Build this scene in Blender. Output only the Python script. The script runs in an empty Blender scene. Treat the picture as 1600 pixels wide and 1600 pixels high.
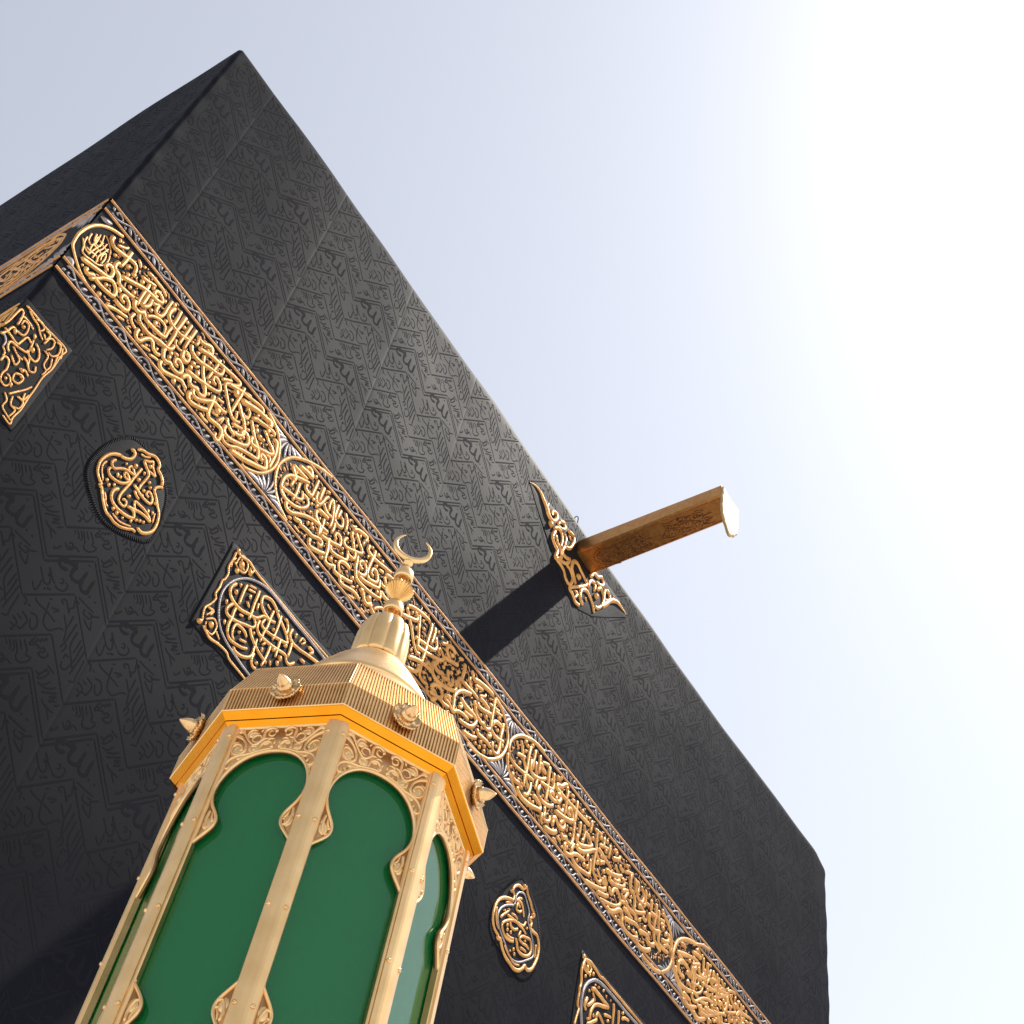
import bpy, math
import numpy as np
from mathutils import Vector, Matrix

# ---------------------------------------------------------------- camera, sky, sun, exposure
scene = bpy.context.scene
COL = scene.collection
CAM = Vector((-1.3374, -5.3478, 2.0097))
R = ((0.532081941, -0.834184876, 0.144997932),
     (0.722662736, 0.358194772, -0.591147253),
     (0.441188597, 0.419323381, 0.793423295))
cam_data = bpy.data.cameras.new('camera')
cam = bpy.data.objects.new('camera', cam_data)
COL.objects.link(cam)
m = Matrix.Identity(4)
for i in range(3):
    m[i][0] = R[0][i]
    m[i][1] = -R[1][i]
    m[i][2] = -R[2][i]
    m[i][3] = CAM[i]
cam.matrix_world = m
cam_data.sensor_width = 36.0
cam_data.lens = 36.0 * 2298.12 / 1600.0
cam_data.clip_start = 0.05
cam_data.clip_end = 5000.0
scene.camera = cam

SUN = Vector((0.42409, -0.16440, 0.89057)).normalized()
world = bpy.data.worlds.new('World')
scene.world = world
world.use_nodes = True
nt = world.node_tree
nt.nodes.clear()
wo = nt.nodes.new('ShaderNodeOutputWorld')
bg = nt.nodes.new('ShaderNodeBackground')
sky = nt.nodes.new('ShaderNodeTexSky')
hs = nt.nodes.new('ShaderNodeHueSaturation')
sky.sky_type = 'NISHITA'
sky.sun_disc = False
sky.sun_elevation = math.asin(SUN.z)
sky.sun_rotation = math.atan2(SUN.x, SUN.y)
sky.altitude = 3000.0
sky.air_density = 1.0
sky.dust_density = 6.0
sky.ozone_density = 1.0
hs.inputs['Saturation'].default_value = 0.33
bg.inputs['Strength'].default_value = 0.15
nt.links.new(sky.outputs[0], hs.inputs['Color'])
nt.links.new(hs.outputs[0], bg.inputs['Color'])
nt.links.new(bg.outputs[0], wo.inputs['Surface'])

sl = bpy.data.lights.new('sun', 'SUN')
sl.energy = 2.0
sl.angle = math.radians(0.5)
sl.color = (1.0, 0.94, 0.85)
so = bpy.data.objects.new('sun', sl)
COL.objects.link(so)
so.location = (20, -8, 40)
so.rotation_euler = SUN.to_track_quat('Z', 'Y').to_euler()

scene.view_settings.view_transform = 'Standard'
scene.view_settings.look = 'None'
scene.view_settings.exposure = 0.98
scene.view_settings.gamma = 1.0
scene.view_settings.use_curve_mapping = False

# ---------------------------------------------------------------- helpers
def tag(o, label=None, cat=None, group=None, kind=None):
    if label: o['label'] = label
    if cat: o['category'] = cat
    if group: o['group'] = group
    if kind: o['kind'] = kind
    return o

def empty(name, loc):
    o = bpy.data.objects.new(name, None)
    o.empty_display_size = 0.2
    o.location = loc
    COL.objects.link(o)
    return o

def mesh_obj(name, verts, faces, mats, parent=None, smooth=True, mat_idx=None):
    me = bpy.data.meshes.new(name)
    me.from_pydata([tuple(v) for v in verts], [], [tuple(f) for f in faces])
    if not isinstance(mats, (list, tuple)): mats = [mats]
    for mm in mats: me.materials.append(mm)
    if smooth:
        me.polygons.foreach_set('use_smooth', [True] * len(me.polygons))
    if mat_idx is not None:
        me.polygons.foreach_set('material_index', mat_idx)
    me.update()
    o = bpy.data.objects.new(name, me)
    COL.objects.link(o)
    if parent is not None: o.parent = parent
    return o

def copy_obj(o, parent, rot=None):
    c = o.copy()
    COL.objects.link(c)
    c.parent = parent
    if rot is not None: c.rotation_euler = rot
    return c

class MB:
    def __init__(s): s.v = []; s.f = []; s.m = []; s.n = 0
    def add(s, verts, faces, mi=0):
        b = s.n
        s.v.extend([tuple(map(float, p)) for p in verts]); s.n += len(verts)
        s.f.extend([tuple(int(i) + b for i in f) for f in faces])
        s.m.extend([mi] * len(faces))
    def build(s, name, mats, parent=None, smooth=True):
        return mesh_obj(name, s.v, s.f, mats, parent, smooth, s.m)

def resample(P, step, closed=False):
    """Catmull-Rom through the points, sampled about every step."""
    P = np.asarray(P, float)
    n = len(P)
    if n == 2:
        k = max(3, int(np.linalg.norm(P[1] - P[0]) / step) + 1)
        t = np.linspace(0, 1, k)[:, None]
        return P[0] * (1 - t) + P[1] * t
    if closed: Q = np.vstack([P[-1], P, P[0], P[1]])
    else: Q = np.vstack([2 * P[0] - P[1], P, 2 * P[-1] - P[-2]])
    out = []
    segs = n if closed else n - 1
    for i in range(segs):
        a, b, c, d = Q[i], Q[i + 1], Q[i + 2], Q[i + 3]
        k = max(2, int(np.linalg.norm(c - b) / step) + 1)
        t = np.linspace(0, 1, k, endpoint=False)[:, None]
        out.append(0.5 * ((2 * b) + (c - a) * t + (2 * a - 5 * b + 4 * c - d) * t * t + (3 * b - a - 3 * c + d) * t ** 3))
    if not closed: out.append(P[-1:])
    return np.vstack(out)

CS = np.array([-1.0, -0.72, 0.0, 0.72, 1.0]); CH = np.array([0.0, 0.70, 1.0, 0.70, 0.0])
def sweep(P, w, h, closed=False, taper='round', step=None, cs=CS, ch=CH, base=0.0):
    """raised cord along P: returns (x, z, height) rows and quad faces"""
    S_ = resample(P, step or max(w * 0.6, 1e-4), closed)
    n = len(S_)
    if closed: T = np.roll(S_, -1, 0) - np.roll(S_, 1, 0)
    else: T = np.gradient(S_, axis=0)
    T = T / (np.linalg.norm(T, axis=1)[:, None] + 1e-12)
    N = np.stack([-T[:, 1], T[:, 0]], 1)
    d = np.r_[0, np.cumsum(np.linalg.norm(np.diff(S_, axis=0), axis=1))]
    L = d[-1]
    f = np.ones(n)
    if not closed:
        e = np.minimum(d, L - d)
        if taper == 'round':
            q = np.clip(e / (w * 0.55), 0, 1); f = np.sqrt(np.clip(1 - (1 - q) ** 2, 0, 1)) * 0.93 + 0.07
        elif taper == 'leaf':
            f = np.sin(np.pi * np.clip(d / L, 0.02, 0.98)) ** 0.7
        elif taper == 'start':
            f = 0.08 + 0.92 * np.clip(d / (L * 0.45), 0, 1) ** 0.8
    K = len(cs)
    if taper == 'round':       # broad-nib pen: width follows the stroke direction, thinning towards its end
        ang = np.arctan2(T[:, 1], T[:, 0])
        f = f * (0.86 + 0.26 * np.abs(np.sin(ang - 2.3))) * (1.06 - 0.22 * d / L)
    hw = (w * 0.5 * f)[:, None]
    X = S_[:, None, :] + N[:, None, :] * (cs[None, :, None] * hw[:, :, None])
    H = base + h * f[:, None] * ch[None, :]
    V = np.concatenate([X, H[:, :, None]], 2).reshape(-1, 3)
    idx = np.arange(n * K).reshape(n, K)
    nx = np.roll(idx, -1, 0) if closed else idx[1:]
    c0 = idx if closed else idx[:-1]
    F = np.stack([c0[:, :-1], c0[:, 1:], nx[:, 1:], nx[:, :-1]], 2).reshape(-1, 4)
    return V, F

def blob(p0, p1, w, h, base=0.0):
    """almond-shaped dot from p0 to p1"""
    p0 = np.asarray(p0, float); p1 = np.asarray(p1, float)
    c = (p0 + p1) / 2; a = (p1 - p0) / 2
    la = np.linalg.norm(a) + 1e-9
    b = np.array([-a[1], a[0]]) / la * w * 0.5
    V = []; F = []
    rings = ((1.0, 0.0), (0.8, 0.65), (0.4, 0.95))
    n = 8
    for r, hh in rings:
        for i in range(n):
            t = 2 * math.pi * i / n
            q = c + a * r * math.cos(t) + b * r * math.sin(t)
            V.append((q[0], q[1], base + h * hh))
    V.append((c[0], c[1], base + h))
    for k in range(2):
        for i in range(n):
            j = (i + 1) % n
            F.append((k * n + i, k * n + j, (k + 1) * n + j, (k + 1) * n + i))
    for i in range(n): F.append((2 * n + i, 2 * n + (i + 1) % n, 3 * n, 3 * n))
    return np.array(V), [f if f[2] != f[3] else f[:3] for f in F]

# ---------------------------------------------------------------- materials
def new_mat(name):
    mt = bpy.data.materials.new(name)
    mt.use_nodes = True
    n = mt.node_tree.nodes
    return mt, n, mt.node_tree.links, n['Principled BSDF']

def noise_bump(n, l, b, scale, strength, dist, detail=4.0, coord='Object', second=None):
    tc = n.new('ShaderNodeTexCoord')
    nz = n.new('ShaderNodeTexNoise'); nz.inputs['Scale'].default_value = scale; nz.inputs['Detail'].default_value = detail
    l.new(tc.outputs[coord], nz.inputs['Vector'])
    bp = n.new('ShaderNodeBump'); bp.inputs['Strength'].default_value = strength; bp.inputs['Distance'].default_value = dist
    l.new(nz.outputs['Fac'], bp.inputs['Height'])
    l.new(bp.outputs[0], b.inputs['Normal'])
    return tc, nz, bp

def ramp_color(n, l, fac, b, c0, c1, p0=0.35, p1=0.65, sock='Base Color'):
    r = n.new('ShaderNodeValToRGB')
    r.color_ramp.elements[0].position = p0; r.color_ramp.elements[1].position = p1
    r.color_ramp.elements[0].color = (*c0, 1); r.color_ramp.elements[1].color = (*c1, 1)
    l.new(fac, r.inputs[0]); l.new(r.outputs[0], b.inputs[sock])
    return r

def mat_cloth(name, c0, c1, rough, spec, sheen=0.0, bump=0.25):
    mt, n, l, b = new_mat(name)
    tc, nz, bp = noise_bump(n, l, b, 260.0, bump, 0.004, 3.0)
    n2 = n.new('ShaderNodeTexNoise'); n2.inputs['Scale'].default_value = 1.7; n2.inputs['Detail'].default_value = 6.0
    l.new(tc.outputs['Object'], n2.inputs['Vector'])
    ramp_color(n, l, n2.outputs['Fac'], b, c0, c1, 0.3, 0.7)
    b.inputs['Roughness'].default_value = rough
    b.inputs['Specular IOR Level'].default_value = spec
    b.inputs['Specular Tint'].default_value = (0.86, 0.89, 1.0, 1)
    b.inputs['Sheen Weight'].default_value = sheen
    b.inputs['Sheen Roughness'].default_value = 0.4
    return mt

def mat_thread(name, c0, c1, metallic, rough, scale=70.0, bump=0.5):
    mt, n, l, b = new_mat(name)
    tc = n.new('ShaderNodeTexCoord')
    wv = n.new('ShaderNodeTexWave'); wv.inputs['Scale'].default_value = scale; wv.inputs['Distortion'].default_value = 3.0
    wv.inputs['Detail'].default_value = 2.0; wv.bands_direction = 'DIAGONAL'
    l.new(tc.outputs['Object'], wv.inputs['Vector'])
    bp = n.new('ShaderNodeBump'); bp.inputs['Strength'].default_value = bump; bp.inputs['Distance'].default_value = 0.004
    l.new(wv.outputs['Fac'], bp.inputs['Height']); l.new(bp.outputs[0], b.inputs['Normal'])
    nz = n.new('ShaderNodeTexNoise'); nz.inputs['Scale'].default_value = 9.0; nz.inputs['Detail'].default_value = 5.0
    l.new(tc.outputs['Object'], nz.inputs['Vector'])
    ramp_color(n, l, nz.outputs['Fac'], b, c0, c1)
    b.inputs['Metallic'].default_value = metallic
    b.inputs['Roughness'].default_value = rough
    return mt

def mat_metal(name, c0, c1, rough, bump=0.05, scale=40.0, metallic=1.0, bdist=0.002):
    mt, n, l, b = new_mat(name)
    tc, nz, bp = noise_bump(n, l, b, scale, bump, bdist, 5.0)
    ramp_color(n, l, nz.outputs['Fac'], b, c0, c1)
    b.inputs['Metallic'].default_value = metallic
    rr = n.new('ShaderNodeMapRange'); rr.inputs['To Min'].default_value = rough * 0.8; rr.inputs['To Max'].default_value = rough * 1.25
    l.new(nz.outputs['Fac'], rr.inputs['Value']); l.new(rr.outputs[0], b.inputs['Roughness'])
    return mt

M_CLOTH = mat_cloth('black_silk', (0.0043, 0.0043, 0.0062), (0.0064, 0.0064, 0.0090), 0.57, 0.036, bump=0.05)
M_WOVEN = mat_cloth('black_silk_motif', (0.0088, 0.0086, 0.0116), (0.0110, 0.0107, 0.0142), 0.72, 0.020, bump=0.05)
M_SATIN = mat_cloth('belt_black_satin', (0.0050, 0.0048, 0.0056), (0.0075, 0.0072, 0.0080), 0.60, 0.06)
M_GOLD = mat_thread('gold_thread', (0.47, 0.205, 0.042), (0.66, 0.325, 0.080), 0.5, 0.40)
M_GOLDLINE = mat_thread('gold_cord', (0.36, 0.155, 0.042), (0.50, 0.235, 0.068), 0.45, 0.45)
M_SILVER = mat_thread('silver_thread', (0.20, 0.165, 0.16), (0.34, 0.29, 0.28), 0.5, 0.45)
M_BRASS = mat_metal('satin_gold', (0.78, 0.49, 0.205), (0.86, 0.565, 0.26), 0.36, 0.03, 30.0)
M_PLATE = mat_metal('carved_gold', (0.72, 0.45, 0.19), (0.82, 0.54, 0.25), 0.38, 0.06, 60.0)
M_PATINA = mat_metal('patina_gold', (0.34, 0.18, 0.075), (0.46, 0.265, 0.12), 0.5, 0.10, 60.0)
M_BOUNCE_GOLD = mat_metal('polished_bounce_gold', (0.80, 0.29, 0.012), (0.88, 0.34, 0.02), 0.24, 0.02, 18.0)  # polished soffit gold, orange glow of light bouncing between gold surfaces put into its colour
M_SPOUT = mat_metal('spout_gold', (0.54, 0.245, 0.072), (0.64, 0.315, 0.105), 0.36, 0.06, 24.0)
M_ENGR = mat_metal('spout_engraving', (0.15, 0.06, 0.025), (0.20, 0.085, 0.035), 0.5, 0.04, 24.0)
M_CONE = mat_metal('pleated_gold', (0.62, 0.33, 0.10), (0.76, 0.44, 0.15), 0.16, 0.02, 30.0)
M_GROOVE = mat_metal('groove_gold', (0.62, 0.38, 0.16), (0.70, 0.45, 0.20), 0.42, 0.05, 60.0)
M_LIP = mat_metal('lip_gold', (0.40, 0.26, 0.12), (0.52, 0.36, 0.19), 0.5, 0.4, 30.0)
M_KNOB = mat_metal('knob_gold', (0.66, 0.40, 0.18), (0.80, 0.52, 0.25), 0.28, 0.12, 120.0)

def mat_marble(name, c0, c1, tile=0.0):
    mt, n, l, b = new_mat(name)
    tc, nz, bp = noise_bump(n, l, b, 3.0, 0.02, 0.01, 8.0)
    r = ramp_color(n, l, nz.outputs['Fac'], b, c0, c1, 0.4, 0.62)
    if tile:
        br = n.new('ShaderNodeTexBrick'); br.offset = 0.0
        br.inputs['Scale'].default_value = 1.0; br.inputs['Brick Width'].default_value = tile; br.inputs['Row Height'].default_value = tile
        br.inputs['Mortar Size'].default_value = 0.006; br.inputs['Mortar'].default_value = (0.35, 0.33, 0.31, 1)
        l.new(tc.outputs['Object'], br.inputs['Vector'])
        l.new(r.outputs[0], br.inputs['Color1']); l.new(r.outputs[0], br.inputs['Color2'])
        l.new(br.outputs['Color'], b.inputs['Base Color'])
    b.inputs['Roughness'].default_value = 0.42
    return mt
M_PLAZA = mat_marble('plaza_marble', (0.66, 0.64, 0.61), (0.74, 0.73, 0.71), 1.2)
M_MARBLE = mat_marble('wall_marble', (0.58, 0.56, 0.53), (0.72, 0.71, 0.69))

def mat_pane():
    mt, n, l, b = new_mat('green_acrylic')
    n.remove(b)
    df = n.new('ShaderNodeBsdfDiffuse'); df.inputs['Color'].default_value = (0.006, 0.105, 0.045, 1)
    tr = n.new('ShaderNodeBsdfTranslucent'); tr.inputs['Color'].default_value = (0.010, 0.92, 0.30, 1)
    gl = n.new('ShaderNodeBsdfGlossy'); gl.inputs['Roughness'].default_value = 0.06
    tc = n.new('ShaderNodeTexCoord'); nz = n.new('ShaderNodeTexNoise'); nz.inputs['Scale'].default_value = 14.0; nz.inputs['Detail'].default_value = 6.0
    l.new(tc.outputs['Object'], nz.inputs['Vector'])
    mr = n.new('ShaderNodeMapRange'); mr.inputs['From Min'].default_value = 0.4; mr.inputs['From Max'].default_value = 0.75
    mr.inputs['To Min'].default_value = 0.04; mr.inputs['To Max'].default_value = 0.16
    l.new(nz.outputs['Fac'], mr.inputs['Value']); l.new(mr.outputs[0], gl.inputs['Roughness'])
    fr = n.new('ShaderNodeFresnel'); fr.inputs['IOR'].default_value = 1.55
    m1 = n.new('ShaderNodeMixShader'); m1.inputs[0].default_value = 0.60
    m2 = n.new('ShaderNodeMixShader')
    l.new(df.outputs[0], m1.inputs[1]); l.new(tr.outputs[0], m1.inputs[2])
    l.new(fr.outputs[0], m2.inputs[0]); l.new(m1.outputs[0], m2.inputs[1]); l.new(gl.outputs[0], m2.inputs[2])
    l.new(m2.outputs[0], n['Material Output'].inputs['Surface'])
    return mt
M_PANE = mat_pane()

# ---------------------------------------------------------------- large structure
W, D, H = 10.56, 12.8, 13.1
SEAMS = 0.436 + 0.997 * np.arange(0, 11)

plaza = mesh_obj('plaza', [(-300, -300, 0), (300, -300, 0), (300, 300, 0), (-300, 300, 0)], [(0, 1, 2, 3)], M_PLAZA)
tag(plaza, 'pale polished marble paving around the black cube', None, None, 'structure')

def low_wall():
    """low curved marble wall, a half ring open towards the shrine"""
    mb = MB()
    cx, cy = 5.2, 0.0
    r0, r1 = 6.75, 7.75
    prof = [(r0, 0.0), (r0 - 0.05, 0.02), (r0 - 0.05, 0.15), (r0, 0.18), (r0, 1.16), (r0 - 0.06, 1.20), (r0 - 0.06, 1.29), (r0 - 0.03, 1.31),
            (r1 + 0.03, 1.31), (r1 + 0.06, 1.29), (r1 + 0.06, 1.20), (r1, 1.16), (r1, 0.18), (r1 + 0.05, 0.15), (r1 + 0.05, 0.02), (r1, 0.0)]
    a0, a1, n = math.radians(180 + 22), math.radians(360 - 22), 72
    V = []
    for i in range(n + 1):
        a = a0 + (a1 - a0) * i / n
        for r, z in prof: V.append((cx + r * math.cos(a), cy + r * math.sin(a), z))
    K = len(prof)
    F = [(i * K + j, i * K + j + 1, (i + 1) * K + j + 1, (i + 1) * K + j) for i in range(n) for j in range(K - 1)]
    F.append(tuple(range(K))); F.append(tuple(n * K + j for j in reversed(range(K))))
    mb.add(V, F)
    o = mb.build('low_wall', M_MARBLE, None, False)
    tag(o, 'low curved white marble wall carrying the gold lantern', 'wall')
low_wall()

shrine = empty('shrine', (W / 2, D / 2, 0))
tag(shrine, 'huge black cloth draped cube shrine with gold lettered belt and spout', 'shrine')
SH = Vector((W / 2, D / 2, 0))

def smooth_disp(u, z):
    u = np.asarray(u, float); z = np.asarray(z, float)
    d = 0.0045 * np.sin(u * 1.9 + 0.6 * np.sin(z * 0.8)) * np.sin(z * 0.55 + 0.4) + 0.0025 * np.sin(u * 4.7 + z * 1.1 + 1.3)
    d = d + 0.0018 * np.sin(z * 6.3 + np.sin(u * 2.2) * 1.5)
    e = np.clip((u - 0.1) / 0.4, 0, 1) * np.clip((W - 0.1 - u) / 0.4, 0, 1)
    return d * e

def full_disp(u, z):
    d = smooth_disp(u, z)
    for s in SEAMS:
        x = np.abs(np.asarray(u) - s)
        d = d - 0.0009 * np.exp(-(x / 0.009) ** 2)
    return d

def front(V, off=0.0, fn=smooth_disp):
    V = np.asarray(V, float)
    y = -(fn(V[:, 0], V[:, 1]) + V[:, 2] + off)
    return np.stack([V[:, 0] - SH.x, y - SH.y, V[:, 1]], 1)

def left(V, off=0.0, fn=smooth_disp):
    V = np.asarray(V, float)
    x = -(fn(V[:, 0], V[:, 1]) + V[:, 2] + off)
    return np.stack([x - SH.x, V[:, 0] - SH.y, V[:, 1]], 1)

def build_cloth():
    rc = 0.035          # vertical corner radius
    rt = 0.15           # roof edge radius
    us = [0.0]
    us = sorted(set(np.round(np.concatenate([np.linspace(rc, W - rc, 190)] + [s + np.array([-.075, -.045, -.024, -.012, -.006, 0, .006, .012, .024, .045, .075]) for s in SEAMS if rc < s < W - rc]), 4)))
    us = [u for u in us if rc <= u <= W - rc]
    prof = []           # x, y, nx, ny, kind, u
    for u in us: prof.append((u, 0.0, 0.0, -1.0, 'f', u))
    def corner(cx, cy, a0):
        for k in range(1, 6):
            a = math.radians(a0 + 90 * k / 6)
            prof.append((cx + rc * math.cos(a), cy + rc * math.sin(a), math.cos(a), math.sin(a), 'c', a0))
    corner(W - rc, rc, -90)
    for y in np.linspace(rc, D - rc, 30): prof.append((W, y, 1.0, 0.0, 'r', y))
    corner(W - rc, D - rc, 0)
    for x in np.linspace(W - rc, rc, 24): prof.append((x, D, 0.0, 1.0, 'b', x))
    corner(rc, D - rc, 90)
    for y in np.linspace(D - rc, rc, 90): prof.append((0.0, y, -1.0, 0.0, 'l', y))
    corner(rc, rc, 180)
    zs = list(np.linspace(0.75, 5.0, 12)) + list(np.arange(5.1, H - rt - 0.02, 0.07)) + [H - rt]
    rows = [(z, 0.0) for z in zs] + [(H - rt + rt * math.sin(t), rt * (1 - math.cos(t))) for t in np.radians([15, 30, 45, 60, 75, 90])] + [(H, rt + 0.25)]
    P = np.array([[p[0], p[1]] for p in prof]); N = np.array([[p[2], p[3]] for p in prof])
    kind = np.array([p[4] for p in prof]); uu = np.array([p[5] for p in prof])
    lift = np.where(kind == 'f', np.interp(P[:, 0], [0, 2, 4, 6, 7.7, 8.8, 9.8, W], [0.10, 0.145, 0.105, 0.085, 0.06, 0.115, 0.15, 0.17]), 0.10 + 0.05 * P[:, 0] / W)
    V = []
    for z, inset in rows:
        d = np.zeros(len(P))
        zz = min(z, H - rt)
        mf = kind == 'f'; d[mf] = full_disp(uu[mf], np.full(mf.sum(), zz))
        ml = (kind == 'l') | (kind == 'r'); d[ml] = full_disp(uu[ml], np.full(ml.sum(), zz))
        # left front corner: tied edge of the cloth makes small bumps down the corner
        w = np.exp(-(np.hypot(P[:, 0], P[:, 1]) / 0.04) ** 2)
        d += w * (0.010 * abs(math.sin(zz * math.pi / 0.45)) ** 3 + 0.005 * math.sin(zz * 31))
        w2 = np.exp(-(np.hypot(P[:, 0] - W, P[:, 1]) / 0.09) ** 2)
        d += w2 * (0.003 * math.sin(zz * 7.3) + 0.003 * math.sin(zz * 19.0))
        dz = 0.0
        Q = P + N * (d - inset)[:, None]
        if inset > 0:      # mitre the rounded roof edge at the corners
            e = inset - 0.006
            Q[:, 0] = np.clip(Q[:, 0], e, W - e); Q[:, 1] = np.clip(Q[:, 1], e, D - e)
        s = P[:, 0] * 1.0 + P[:, 1]
        wob = 0.006 * np.sin(s * 2.1) + 0.004 * np.sin(s * 6.7 + 1) if z > H - rt - 0.01 else 0.0 * s
        # the right end of the roof edge sags and rounds off
        r_ = np.hypot(P[:, 0] - W, P[:, 1])
        sag = 0.13 * np.clip(1 - r_ / 0.24, 0, 1) * np.clip((z - (H - 0.5)) / 0.5, 0, 1)
        V.append(np.stack([Q[:, 0] - SH.x, Q[:, 1] - SH.y, z + wob - sag + lift * np.clip((z - (H - 1.2)) / 1.05, 0, 1)], 1))
    n = len(P); V = np.vstack(V)
    F = []
    for r in range(len(rows) - 1):
        for i in range(n):
            j = (i + 1) % n
            F.append((r * n + i, r * n + j, (r + 1) * n + j, (r + 1) * n + i))
    return mesh_obj('cloth', V, F, M_CLOTH, shrine)
cloth = build_cloth()
roof = mesh_obj('roof', [(0.3 - SH.x, 0.3 - SH.y, H - 0.03), (W - 0.3 - SH.x, 0.3 - SH.y, H - 0.03), (W - 0.3 - SH.x, D - 0.3 - SH.y, H - 0.03), (0.3 - SH.x, D - 0.3 - SH.y, H - 0.03)],
                [(0, 1, 2, 3)], M_MARBLE, shrine)
def base_skirt():
    V = []; F = []
    for o_, z in ((0.45, 0.0), (0.45, 0.12), (0.12, 0.72), (0.0, 0.76), (-0.1, 0.76)):
        V += [(-o_ - SH.x, -o_ - SH.y, z), (W + o_ - SH.x, -o_ - SH.y, z), (W + o_ - SH.x, D + o_ - SH.y, z), (-o_ - SH.x, D + o_ - SH.y, z)]
    for r in range(4):
        for i in range(4):
            j = (i + 1) % 4
            F.append((r * 4 + i, r * 4 + j, r * 4 + 4 + j, r * 4 + 4 + i))
    return mesh_obj('marble_base', V, F, M_MARBLE, shrine, False)
base_skirt()

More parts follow.
